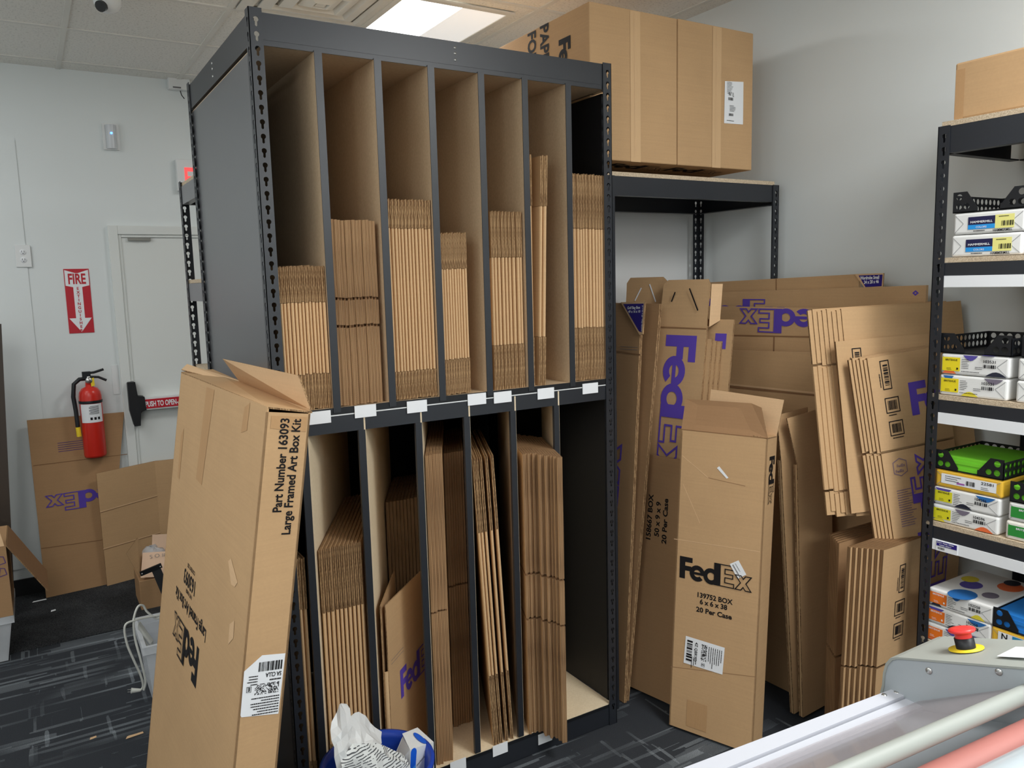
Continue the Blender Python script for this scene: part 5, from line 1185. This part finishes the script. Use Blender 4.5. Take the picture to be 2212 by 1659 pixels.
def bendpatch(mb, pts, X): mb.add([(X, y, z) for y, z in pts], [tuple(range(len(pts)))])
PALE = {}
def col(rgb, r=.45):
    k = 'c%d_%d_%d' % rgb
    if k not in MATS: plain(k, rgb, r, 0, .4, .03)
    return MATS[k]
WRAP = plain('ream_wrapper', (232, 232, 230), .35, 0, .5, .03)
def ream(label, z, y0, w=.2, h=.0635, wrap=None, style='b', num='', colr=(240, 218, 40), seed=0, X=FX + .012, rot=0., group='paper reams on the paper rack', brand='BRITEHUE'):
    """wrapped ream, end towards the aisle; y0 is its far corner"""
    r = random.Random(seed); D = .275
    t = thing('paper_ream', label, 'paper ream', (X + D/2, y0 - w/2, z), group)
    mb = MB(); mb.box((X, y0 - w, z + .0005), (X + D, y0, z + h)); o = part(t, 'wrapper', mb, wrap or WRAP); bevel(o, .007, 3)
    U, W = (0, -1, 0), (0, 0, 1); o3 = V(X - .0008, y0, z)
    P = lambda x, y, k=0: o3 + V(-k, -x, y)
    # folded end seams
    def seam(a, b):
        mb = MB(); a, b = P(*a, .0001), P(*b, .0001); e = (b-a).normalized(); s = e.cross(V(-1, 0, 0))*.0007; mb.add(flipn([a-s, b-s, b+s, a+s], (-1, 0, 0)), [(0, 1, 2, 3)]); return mb
    for a, b in (((.006, .006), (.030, h*.5)), ((.006, h - .008), (.030, h*.5)), ((w - .006, .006), (w - .034, h*.5)), ((w - .006, h - .008), (w - .034, h*.5))): part(t, 'fold', seam(a, b), INKG2)
    if style == 'b':
        lab = MB(); lab.rect(.006, .011, w*.30, h - .011, P(0, 0, .0008), U, W); lb = part(t, 'colour_label', lab, col(colr))
        mb = MB(); letters(mb, brand, .0058, P(.016, h*.66, .0016), U, W, bold=.015, width=.036); mb.rect(w*.25, .016, w*.275, .022, P(0, 0, .0016), U, W); scribble(mb, P(.02, .019, .0016), U, W, .02, 2, .004, .0012, 3); part(lb, 'label_lettering', mb, WHT if colr[1] < 150 else INKK)
        mb = MB(); scribble(mb, P(w*.32, h*.74, .0008), U, W, .026, 6, .0052, .0016, 7 + seed); scribble(mb, P(w*.32, h*.17, .0008), U, W, .07, 1, .004, .0018, 9); scribble(mb, P(w*.52, h*.42, .0008), U, W, .026, 2, .005, .0016, 5)
        letters(mb, num, .0085, P(w*.64, h*.66, .0008), U, W, bold=.015, width=.034); barcode(mb, .036, .010, P(w*.64, h*.42, .0008), U, W, 5 + seed, 18); part(t, 'printed_lettering', mb, INKK)
        pats = [(.0, .3), (.30, .62), (.62, .98)]
        cs = [(44, 108, 176), (222, 206, 60), (120, 112, 128), (232, 112, 62), (88, 78, 160), (40, 44, 60)]
        for k, (a, b) in enumerate(pats):
            a1 = a*w + r.uniform(.004, .014); b1 = b*w - r.uniform(.0, .02); c = cs[(k + seed) % 6]; top = (k + seed) % 2 == 0
            pts = [(a1 + (b1-a1)*q/6, (h - .003 - .016*math.sin(math.pi*q/6)) if top else .003 + .014*math.sin(math.pi*q/6)) for q in range(7)]
            mb = MB(); mb.add(flipn([P(x, y, .0004 + .00008*k) for x, y in pts], (-1, 0, 0)), [tuple(range(7))]); part(t, 'colour_patch', mb, col(c))
        for k in range(6):
            c = cs[(k*2 + seed + 1 + k//3) % 6]; cxx, cyy = X + .03 + .042*k + r.uniform(-.01, .02), y0 - w*r.uniform(.2, .8); a = r.uniform(.025, .05); mb = MB()
            mb.add([(cxx + a*1.0*math.cos(q*math.pi/8), cyy + a*.8*math.sin(q*math.pi/8), z + h + .0005 + .00012*k) for q in range(16)], [tuple(range(16))]); part(t, 'colour_patch', mb, col(c))
    elif style == 'h':
        mb = MB(); mb.rect(w*.22, h*.42, w*.60, h*.78, P(0, 0, .0006), U, W); lb = part(t, 'brand_label', mb, col((32, 30, 72)))
        mb = MB(); mb.rect(w*.22, h*.22, w*.60, h*.42, P(0, 0, .0006), U, W); part(t, 'blue_band', mb, col((40, 150, 226)))
        mb = MB(); mb.rect(w*.60, h*.20, w*.86, h*.80, P(0, 0, .0006), U, W); part(t, 'yellow_band', mb, col((236, 230, 140)))
        mb = MB(); letters(mb, 'HAMMERMILL', .0062, P(w*.41, h*.50, .0012), U, W, 'c', .02, width=.062); letters(mb, 'COLORS', .0055, P(w*.41, h*.265, .0012), U, W, 'c', .01, width=.03); part(lb, 'label_lettering', mb, WHT)
        mb = MB(); barcode(mb, .032, .014, P(w*.69, h*.30, .0012), U, W, 3, 18); part(t, 'barcode', mb, INKK); mb = MB(); scribble(mb, P(w*.30, h*.12, .0012), U, W, .05, 1, .004, .0025, 4); part(t, 'size_line', mb, INKK); mb = MB(); letters(mb, 'HAMMERMILL', .007, P(w*.58, h*.07, .0010), U, (0, .12, .99), bold=.02, width=.052); part(t, 'printed_name', mb, INKK); mb = MB(); scribble(mb, P(w*.65, h*.7, .0012), U, W, .03, 1, .004, .002, 6); part(t, 'printed_lettering', mb, INKK)
    elif style == 'y':
        mb = MB(); mb.rect(w*.10, h*.25, w*.92, h*.80, P(0, 0, .0006), U, W); lb = part(t, 'paper_label', mb, WHT)
        mb = MB(); letters(mb, num, .0085, P(w*.70, h*.58, .0012), U, W, bold=.015, width=.036); barcode(mb, .026, .014, P(w*.48, h*.36, .0012), U, W, 8, 14); scribble(mb, P(w*.16, h*.66, .0012), U, W, .05, 3, .0065, .002, 2); scribble(mb, P(w*.7, h*.4, .0012), U, W, .03, 2, .005, .0016, 3); part(lb, 'label_lettering', mb, INKK)
        mb = MB(); mb.rect(w*.34, h*.33, w*.46, h*.42, P(0, 0, .0012), U, W); part(lb, 'purple_bar', mb, col((160, 90, 170)))
    elif style == 'n':
        mb = MB(); mb.rect(w*.10, h*.2, w*.9, h*.85, P(0, 0, .0006), U, W); lb = part(t, 'paper_label', mb, WHT)
        mb = MB(); mb.rect(w*.30, h*.52, w*.9, h*.82, P(0, 0, .0012), U, W); part(lb, 'blue_bar', mb, col((44, 140, 190)))
        mb = MB(); letters(mb, 'N', .018, P(w*.15, h*.5, .0014), U, W, bold=.02); scribble(mb, P(w*.2, h*.4, .0012), U, W, .07, 2, .01, .003, 3); part(lb, 'label_lettering', mb, INKK)
    elif style == 'g':
        mb = MB(); mb.rect(.008, .012, w*.5, h - .012, P(0, 0, .0006), U, W); lb = part(t, 'colour_label', mb, col((48, 142, 60)))
        mb = MB(); letters(mb, brand, .006, P(.03, h*.6, .0014), U, W, bold=.015, width=.04); part(lb, 'label_lettering', mb, WHT)
    return t
INKG2 = plain('fold_shadow', (150, 150, 152), .6)
YW = plain('yellow_wrapper', (232, 184, 60), .35)
# column one
yA = -.890
ream('white ream with navy end label, lower of two on the second deck', 1.7325, yA + .004, style='h', seed=1); ream('white ream with navy end label directly under the black tray on the second deck', 1.7325 + .0645, yA, style='h', seed=2)
yB = -.868
ream('ream numbered 103531, lower of two with yellow labels on the third deck', 1.3165, yB, num='103531', seed=0); ream('ream numbered 103531 directly under the black tray on the third deck', 1.3165 + .0645, yB - .002, num='103531', seed=3)
yC = -.865
ream('ream numbered 104596 lying lowest on the fourth deck', .9155, yC + .002, h=.0555, num='104596', seed=1, colr=(222, 214, 40)); ream('ream numbered 104596 between the yellow ream and the lowest one', .9155 + .0562, yC, h=.0555, num='104596', seed=4, colr=(222, 214, 40)); ream('yellow-wrapped ream numbered 22581 under the tray of green paper', .9155 + .1124, yC - .004, h=.0555, wrap=YW, style='y', num='22581', seed=2)
yD = -.855
for k, lb in enumerate(('orange-labelled ream lowest of three on the bottom visible deck', 'orange-labelled ream in the middle of three on the bottom visible deck', 'orange-labelled ream numbered 102558, topmost of three on the bottom visible deck')):
    ream(lb, .5235 + .0578*k, yD - .004*k, h=.0570, num='102558', seed=3 + k, colr=(236, 120, 36))
# column two, cut by the edge of the photo
y2 = -1.115
ream('white ream cut by the right edge on the second deck, beside the navy-labelled reams', 1.7325, y2 + .004, style='h', seed=5)
ream('lower white ream with blue label at the right edge of the third deck', 1.3165, -1.090, style='h', seed=6); ream('upper white ream with blue label at the right edge of the third deck', 1.3165 + .0645, -1.092, style='h', seed=7)
ream('green-labelled ream, lower of two at the right edge of the fourth deck', .9155, -1.083, h=.0555, style='g', seed=2, wrap=col((240, 236, 226))); ream('green-labelled ream, upper of two under the second tray of green paper', .9155 + .0562, -1.088, h=.0555, style='g', seed=3)
ream('lower yellow-wrapped ream with a letter N label on the bottom visible deck', .5235, -1.062, h=.057, wrap=YW, style='n', seed=1); ream('upper yellow-wrapped ream with a letter N label under the tray of blue paper', .5235 + .0578, -1.060, h=.057, wrap=YW, style='n', seed=2)

def circ(x, y, r, k=14): return [(x + r*math.cos(2*math.pi*q/k), y + r*math.sin(2*math.pi*q/k)) for q in range(k)]
def tray(label, z, y0, w=.2, h=.060, D=.265, X=FX + .012):
    t = thing('paper_tray', label, 'tray', (X + D/2, y0 - w/2, z), 'perforated black trays on the reams')
    part(t, 'bottom', MB().box((X, y0 - w, z + .0005), (X + D, y0, z + .0025)), BLKS)
    def plate(name, o, u, L, H, holes, out=None):
        mb = MB(); mb.poly([out or [(0, 0), (L, 0), (L, H), (0, H)]] + [circ(*q)[::-1] for q in holes], o, u, (0, 0, 1), .0018); return part(t, name, mb, BLKS)
    hs = lambda L, n: [(L*(i + .7)/(n + .4), y, .0085) for i in range(n) for y in (.016, .038)]
    plate('rear_plate', (X + D, y0, z), (0, -1, 0), w, h*.86, hs(w, 8))
    plate('side_plate', (X, y0, z), (1, 0, 0), D, h*.86, hs(D, 11)) if False else plate('side_plate', (X + D, y0, z), (-1, 0, 0), D, h*.86, hs(D, 11))
    plate('side_plate', (X, y0 - w, z), (1, 0, 0), D, h*.86, hs(D, 11))
    plate('front_corner', (X, y0, z), (0, -1, 0), .07, h, [(.018, .045, .009), (.018, .018, .009), (.040, .018, .009)], [(0, 0), (.072, 0), (.072, .012), (.040, h), (0, h)])
    plate('front_corner', (X, y0 - w + .075, z), (0, -1, 0), .075, h, [(.056, .045, .0095), (.056, .018, .0095), (.032, .018, .009)], [(0, 0), (.075, 0), (.075, h), (.036, h), (.004, .018), (0, .018)])
    return t
tray('black perforated tray on the navy-labelled reams of the second deck', 1.7325 + .1290, yA + .004, .21)
tray('black perforated tray on the 103531 reams of the third deck', 1.3165 + .1290, yB, .205)
tray('black perforated tray holding bright green paper on the yellow ream', .9155 + .1686, yC, .205)
tray('black perforated tray at the right edge of the third deck', 1.3165 + .1290, -1.10, .2)
tray('black perforated tray at the right edge of the second deck', 1.7325 + .0645, -1.118, .2)
tray('black perforated tray holding green paper at the right edge of the fourth deck', .9155 + .1124, -1.09, .2)
tray('black perforated tray holding blue paper on the letter N reams', .5235 + .1156, -1.062, .2)
def papers(label, z, y0, w, h, c):
    mb = MB(); n_ = 4
    for k in range(n_): mb.box((FX + .018 + .0015*(k % 2), y0 - w + .001*(k % 3), z + h*k/n_ + .0003), (FX + .26, y0, z + h*(k+1)/n_))
    solo('paper_stack', mb, col(c, .7), label, 'paper', (FX + .13, y0 - w/2, z))
papers('stack of bright green paper lying in the black tray on the yellow ream', .9155 + .1686 + .003, yC - .004, .196, .040, (118, 206, 46))
papers('stack of green paper in the tray at the right edge of the fourth deck', .9155 + .1124 + .003, -1.094, .190, .042, (118, 206, 46))
papers('stack of bright blue paper in the tray on the letter N reams', .5235 + .1156 + .003, -1.066, .190, .045, (36, 128, 214))
papers('stack of pale teal paper in the tray at the right edge of the third deck', 1.3165 + .1290 + .003, -1.104, .190, .045, (110, 200, 214))

# ================================================================== roll laminator in the foreground
LAMW = plain('white_aluminium', (196, 198, 206), .3, 0, .5, .02)
LAMG = plain('grey_casing', (164, 171, 175), .42, 0, .5, .02)
LAMT = plain('warm_grey_casing', (156, 160, 154), .45, 0, .5, .02)
LAMR = plain('red_rubber', (176, 112, 104), .5)
SILV = plain('silicone_roller', (196, 206, 212), .22, .15)
lm = thing('roll_laminator', 'grey roll laminator with red stop button cutting across the lower right corner', 'laminator', (.5, -1.75, .0))
ZL = 1.0
a0, a1 = V((0.168, -1.468, 1)), V((0.624, -1.503, 1)); b0, b1 = V((0.219, -1.502, 1)), V((0.621, -1.526, 1)); c0, c1 = V((0.25, -1.523, 1)), V((0.611, -1.548, 1))
ex = lambda p, q, k: p + (p - q).normalized() * k
a0e, b0e, c0e = ex(a0, a1, .6), ex(b0, b1, .6), ex(c0, c1, .6)
mb = MB(); mb.sheet([a0e, a1, b1, b0e], .016, (0, 0, 1)); o = part(lm, 'guide_bar', mb, LAMW); bevel(o, .003, 2)
mb = MB(); mb.sheet([b0e + V(0, -.003, -.004), b1 + V(0, -.003, -.004), c1 + V(0, -.01, -.004), c0e + V(0, -.01, -.004)], .012, (0, 0, 1)); o = part(lm, 'feed_strip', mb, LAMW); bevel(o, .002, 2)
ux = (a1 - a0).normalized(); uy = V(-ux.y, ux.x, 0)
for p in ((0.58, -1.506, 1), (0.605, -1.512, 1)):
    mb = MB(); mb.lathe([(0, .0015), (.0035, .0015), (.0045, 0)], p, (0, 0, 1), 12); part(lm, 'screw', mb, CHRM)
# tube along the shield edge, shield, rollers
t0, t1 = V((0.247, -1.686, 1.09)), V((0.593, -1.711, 1.09)); te0, te1 = ex(t0, t1, .55), ex(t1, t0, (.603 - t1.x)/(t1 - t0).normalized().x)
mb = MB(); mb.tube([te0, te1], .0125, 20); part(lm, 'shield_tube', mb, LAMT)
SH = clearplastic('tinted_shield', (186, 172, 174), .34, .06)
s1 = V(.603, c1.y - .002, c1.z); s0 = c0e
mb = MB(); mb.sheet([s0 + V(0, 0, .002), s1 + V(0, 0, .002), te1 + V(0, .01, .004), te0 + V(0, .01, .004)], .003, (0, .3, 1)); part(lm, 'shield', mb, SH)
dr = (te1 - te0).normalized(); off = V(dr.y, -dr.x, 0)
mb = MB(); mb.tube([te0 + off*.030 - V(0, 0, .045), te1 + off*.030 - V(0, 0, .045)], .027, 28); part(lm, 'red_roller', mb, LAMR)
mb = MB(); mb.tube([te0 + off*.108 - V(0, 0, .034), te1 + off*.108 - V(0, 0, .034)], .050, 40); part(lm, 'main_roller', mb, SILV)
mb = MB(); mb.sheet([s0 - V(0, .004, .012), s1 - V(0, .004, .012), te1 + V(0, .012, -.055), te0 + V(0, .012, -.055)], .004, (0, .3, 1)); part(lm, 'feed_table', mb, LAMG)
k_ = (s0 - te0)*.42; k2 = (s1 - te1)*.42
mb = MB(); mb.tube([te0 + k_ + V(0, 0, -.028), te1 + k2 + V(0, 0, -.028)], .006, 10); part(lm, 'feed_rod', mb, plain('dark_steel', (92, 92, 98), .4))
# side housing: nose profile across the rollers
px = .605
nose = (0.605, -1.49, 1.027); 
prof = [(nose[1] + .004, .985), (nose[1] + .001, 1.0), (nose[1], 1.022), (nose[1] - .004, 1.040), (nose[1] - .012, 1.053), (nose[1] - .022, 1.0595), (-1.72, 1.128), (-2.05, 1.17), (-2.05, .93), (-1.56, .93)]
mb = MB(); mb.prism(prof, 'x', px, px + .13); o = part(lm, 'side_housing', mb, [LAMG]); bevel(o, .003, 2, 30)
prof2 = [(y + (.002 if i < 6 else 0), z + (.002 if i > 2 else 0)) for i, (y, z) in enumerate(prof[:8])]; prof2 += [(y, z - .0035) for y, z in prof2[::-1]]
prof2 = [(y + .0025*(1 if i < 5 else 0), z + .0025) for i, (y, z) in enumerate(prof[:8])] + [(y - .001, z - .0005) for y, z in prof[:8]][::-1]
mb = MB(); mb.prism(prof2, 'x', px - .002, px + .135); part(lm, 'top_cover', mb, LAMT)
bp = V((0.668, -1.588, 1.079)); bb = bp; bn = V(0, .29, .957).normalized()
zt_ = 1.0595 + (-(bb.y) + (nose[1] - .022)) * .345 + .0035; bb = V(bb.x, bb.y, zt_)
mb = MB(); mb.lathe([(0, .0015), (.026, .0015), (.026, 0)], bb, bn, 28); part(lm, 'warning_disc', mb, YEL)
mb = MB(); mb.lathe([(.0145, .001), (.0145, .018), (0, .018)], bb, bn, 24); sb = part(lm, 'stop_button', mb, BLKS)
mb = MB(); mb.lathe([(.0125, .018), (.0125, .026), (.019, .0275), (.0205, .030), (.019, .0325), (.010, .034), (0, .034)], bb, bn, 28); part(sb, 'red_cap', mb, plain('red_button', (232, 58, 56), .35))
for q in ((0.604, -1.565, 1.06), (0.604, -1.67, 1.103)):
    mb = MB(); mb.lathe([(0, .0018), (.004, .0015), (.0055, 0)], q, (-1, 0, 0), 14); part(lm, 'screw', mb, CHRM)
q = V((0.66, -1.663, 1.105)); zt_ = 1.0595 + (-(q.y) + (nose[1] - .022)) * .345 + .0042
mb = MB(); mb.sheet([(.635, q.y + .012, zt_ - .004), (.69, q.y + .012, zt_ - .004), (.69, q.y - .03, zt_ + .0105), (.635, q.y - .03, zt_ + .0105)], .0006, (0, .3, 1)); part(lm, 'white_label', mb, WHT)
# body and legs that carry it down to the carpet
mb = MB(); mb.box((-.55, -2.02, .80), (px + .12, -1.62, .925)); part(lm, 'body', mb, LAMG)
mb = MB(); mb.box((.45, -2.0, .0), (.62, -1.66, .80)); part(lm, 'pedestal', mb, LAMG)
mb = MB(); mb.box((-.55, -2.0, .0), (-.40, -1.66, .80)); part(lm, 'pedestal', mb, LAMG)

# ================================================================== blue bin
bx_, by_, br_, bh_ = .180, -.20, .155, .326
t = thing('waste_bin', 'round blue waste bin stuffed with white paper before the black shelf', 'bin', (bx_, by_, 0))
mb = MB(); mb.lathe([(0, .004), (br_*.78, .004), (br_*.8, .0), (br_, bh_ - .02), (br_ + .008, bh_ - .018), (br_ + .010, bh_), (br_ - .002, bh_ + .001), (br_ - .008, bh_ - .02), (br_*.77, .01), (0, .01)], (bx_, by_, 0), seg=48); part(t, 'bin_shell', mb, BLU)
PAPW = plain('wrapper_white', (226, 228, 228), .6, 0, .3, .03)
def printed():
    m, tt, b = nt('printed_wrapper'); v = coord(tt, 'Object', (1, 1, 1))
    w = tt.nodes.new('ShaderNodeTexWave'); w.inputs['Scale'].default_value = 42; w.inputs['Distortion'].default_value = 5; w.inputs['Detail'].default_value = 1; w.inputs['Detail Scale'].default_value = .6
    w.bands_direction = 'Z'; tt.links.new(v, w.inputs['Vector'])
    g = noise(tt, v, 55, 1); f = math_(tt, 'MULTIPLY', math_(tt, 'GREATER_THAN', w.outputs['Fac'], .72), math_(tt, 'GREATER_THAN', g, .43))
    tt.links.new(mixc(tt, f, lin(214, 216, 214), lin(70, 72, 76)), b.inputs['Base Color']); b.inputs['Roughness'].default_value = .65; return m
PRT = printed()
def crumple(name, grid, m, label, amp=.012, seed=1, sub=1):
    """sheet of paper given by rows of points, with creases"""
    r = random.Random(seed); rows = [[V(p) for p in g] for g in grid]
    for _ in range(sub):
        new = []
        for g in rows:
            gg = []
            for i in range(len(g) - 1): gg += [g[i], (g[i] + g[i+1])/2 + V(r.uniform(-amp, amp), r.uniform(-amp, amp), r.uniform(-amp, amp)*.6)]
            new.append(gg + [g[-1]])
        rows = []
        for i in range(len(new) - 1):
            rows.append(new[i]); rows.append([(a + b)/2 + V(r.uniform(-amp, amp), r.uniform(-amp, amp), r.uniform(-amp, amp)*.6) for a, b in zip(new[i], new[i+1])])
        rows.append(new[-1]); amp *= .5
    mb = MB(); n_ = len(rows[0]); vs = [p for g in rows for p in g]
    mb.add(vs, [(i*n_+k, i*n_+k+1, (i+1)*n_+k+1, (i+1)*n_+k) for i in range(len(rows)-1) for k in range(n_-1)])
    c = sum(vs, V(0, 0, 0)) / len(vs); o = solo(name, mb, m, label, 'paper', (c.x, c.y, min(p.z for p in vs)), 'paper stuffed in the blue bin')
    s = o.modifiers.new('thick', 'SOLIDIFY'); s.thickness = .0012; return o
crumple('crumpled_wrapper', [[(0.033, -0.26, 0.523), (0.064, -0.24, 0.555), (0.097, -0.2, 0.527)], [(0.021, -0.29, 0.489), (0.05, -0.29, 0.506), (0.097, -0.23, 0.504)], [(0.023, -0.3, 0.446), (0.046, -0.31, 0.464), (0.083, -0.26, 0.463)], [(0.037, -0.31, 0.36), (0.071, -0.31, 0.375), (0.097, -0.28, 0.403)]], PAPW, 'tall white crumpled wrapper standing at the left side of the bin', .006, 2)
crumple('crumpled_wrapper', [[(0.108, -0.2, 0.488), (0.141, -0.17, 0.475), (0.182, -0.15, 0.417), (0.219, -0.14, 0.372)], [(0.091, -0.24, 0.467), (0.13, -0.21, 0.446), (0.169, -0.19, 0.401), (0.202, -0.18, 0.361)], [(0.079, -0.27, 0.449), (0.104, -0.27, 0.423), (0.151, -0.24, 0.41), (0.189, -0.21, 0.373)], [(0.102, -0.24, 0.352), (0.129, -0.22, 0.331), (0.171, -0.2, 0.305), (0.198, -0.18, 0.284)]], PAPW, 'white torn wrapper with a notched top edge in the middle of the bin', .005, 5)
crumple('printed_wrapper', [[(0.037, -0.305, 0.438), (0.077, -0.295, 0.464), (0.14, -0.28, 0.437), (0.188, -0.26, 0.396), (0.24, -0.24, 0.348)], [(0.024, -0.32, 0.411), (0.072, -0.315, 0.431), (0.137, -0.305, 0.41), (0.183, -0.29, 0.378), (0.25, -0.27, 0.321)], [(0.033, -0.32, 0.341), (0.07, -0.325, 0.343), (0.131, -0.32, 0.33), (0.182, -0.31, 0.305), (0.249, -0.28, 0.248)]], PRT, 'white wrapper with rows of grey printed dashes at the front of the bin', .007, 9)
t = thing('paper_carton', 'white ream wrapper box with blue shapes standing at the right side of the bin', 'box', (0.309, -0.22, 0.295))
q = [V((0.266, -0.24, 0.351)), V((0.365, -0.19, 0.315)), V((0.361, -0.19, 0.169)), V((0.258, -0.24, 0.237))]
fn = (q[1]-q[0]).cross(q[3]-q[0]).normalized(); fn = fn if fn.y < 0 else -fn
leaf(t, 'front_side', q, .002, [PAPW, PAPW], fn)
tl_, tr_ = V((0.277, -0.16, 0.357)), V((0.349, -0.11, 0.328))
leaf(t, 'top_flap', [q[0], q[1], tr_, tl_], .002, [PAPW, PAPW], (0, -.6, .8))
leaf(t, 'left_side', [q[0], q[3], q[3] + V(-.05, .07, 0), tl_ + V(0, 0, -.01)], .002, [PAPW, PAPW], (-.8, -.6, 0))
e = (q[1]-q[0]).normalized(); w = (q[0]-q[3]).normalized()
BL2 = plain('bright_blue', (24, 96, 214), .5); BL3 = plain('light_blue_print', (70, 150, 230), .5)
mb = MB(); mb.add(flipn([q[0] + e*(.017 + .014*math.cos(k*math.pi/10)) - w*(.012 - .014*math.sin(k*math.pi/10)) + fn*.001 for k in range(11)] + [q[0] + e*.002 - w*.075 + fn*.001, q[0] + e*.026 - w*.08 + fn*.001], fn), [tuple(range(13))]); part(t, 'blue_shape', mb, BL2)
mb = MB(); mb.add(flipn([q[0] + e*.004 - w*.064 + fn*.0015, q[0] + e*.028 - w*.05 + fn*.0015, q[0] + e*.028 - w*.085 + fn*.0015, q[0] + e*.004 - w*.085 + fn*.0015], fn), [(0, 1, 2, 3)]); part(t, 'light_shape', mb, BL3)
tn = V(0, -.6, .8); ct = q[0]*.25 + q[1]*.35 + tr_*.28 + tl_*.12; te_ = (tr_ - tl_).normalized(); tw = (tr_ - q[1]).normalized(); tn = te_.cross(tw).normalized(); tn = tn if tn.z > 0 else -tn
mb = MB(); mb.add(flipn([ct + te_*.016*math.cos(k*math.pi/8) + tw*.030*math.sin(k*math.pi/8) + tn*.002 for k in range(16)], tn), [tuple(range(16))]); part(t, 'blue_shape', mb, BL2)
mb = MB(); letters(mb, 'mohawk', .0085, q[0] + e*.034 - w*.058 + fn*.0016, (e + w*.55).normalized(), (w - e*.3).normalized(), bold=.0, width=.038); part(t, 'lettering', mb, INKK)
# ================================================================== light
def area(name, x, y, w, d, e, z=ZC - .02):
    l = bpy.data.lights.new(name, 'AREA'); l.shape = 'RECTANGLE'; l.size = w; l.size_y = d; l.energy = e; l.color = (.985, 1, 1)
    o = bpy.data.objects.new(name, l); COL.objects.link(o); o.location = (x, y, z); return o
def fill_light(name, x, y, z, e, r=.25):
    l = bpy.data.lights.new(name, 'POINT'); l.shadow_soft_size = r; l.energy = e; l.color = (.985, 1, 1)
    o = bpy.data.objects.new(name, l); COL.objects.link(o); o.location = (x, y, z); return o
area('ceiling_lamp', -1.5, -.6, 1.2, 1.2, 19); area('ceiling_lamp', -1.5, -2.6, 1.2, 1.2, 18)
area('ceiling_lamp', 1.3, -2.2, .6, 1.2, 46); area('ceiling_lamp', -.1, -3.8, 1.2, .6, 22)
area('ceiling_lamp', 1.165, 1.25, .5, .5, 12); area('ceiling_lamp', -1.6, 1.6, 1.2, .6, 10)
fill_light('unseen_fill_light', -2.0, -2.4, 2.35, 20); fill_light('unseen_fill_light', -2.2, 1.2, 2.35, 9); fill_light('unseen_fill_light', .9, -3.4, 2.35, 32)  # unseen point lights, added to brighten the ceiling and walls
w = bpy.data.worlds.new('world'); scn.world = w; w.use_nodes = True
w.node_tree.nodes['Background'].inputs[0].default_value = (.9, .95, 1, 1); w.node_tree.nodes['Background'].inputs[1].default_value = .15
scn.view_settings.view_transform = 'Standard'; scn.view_settings.look = 'None'; scn.view_settings.exposure = .20
scn.cycles.use_denoising = True; scn.cycles.max_bounces = 10; scn.cycles.diffuse_bounces = 6
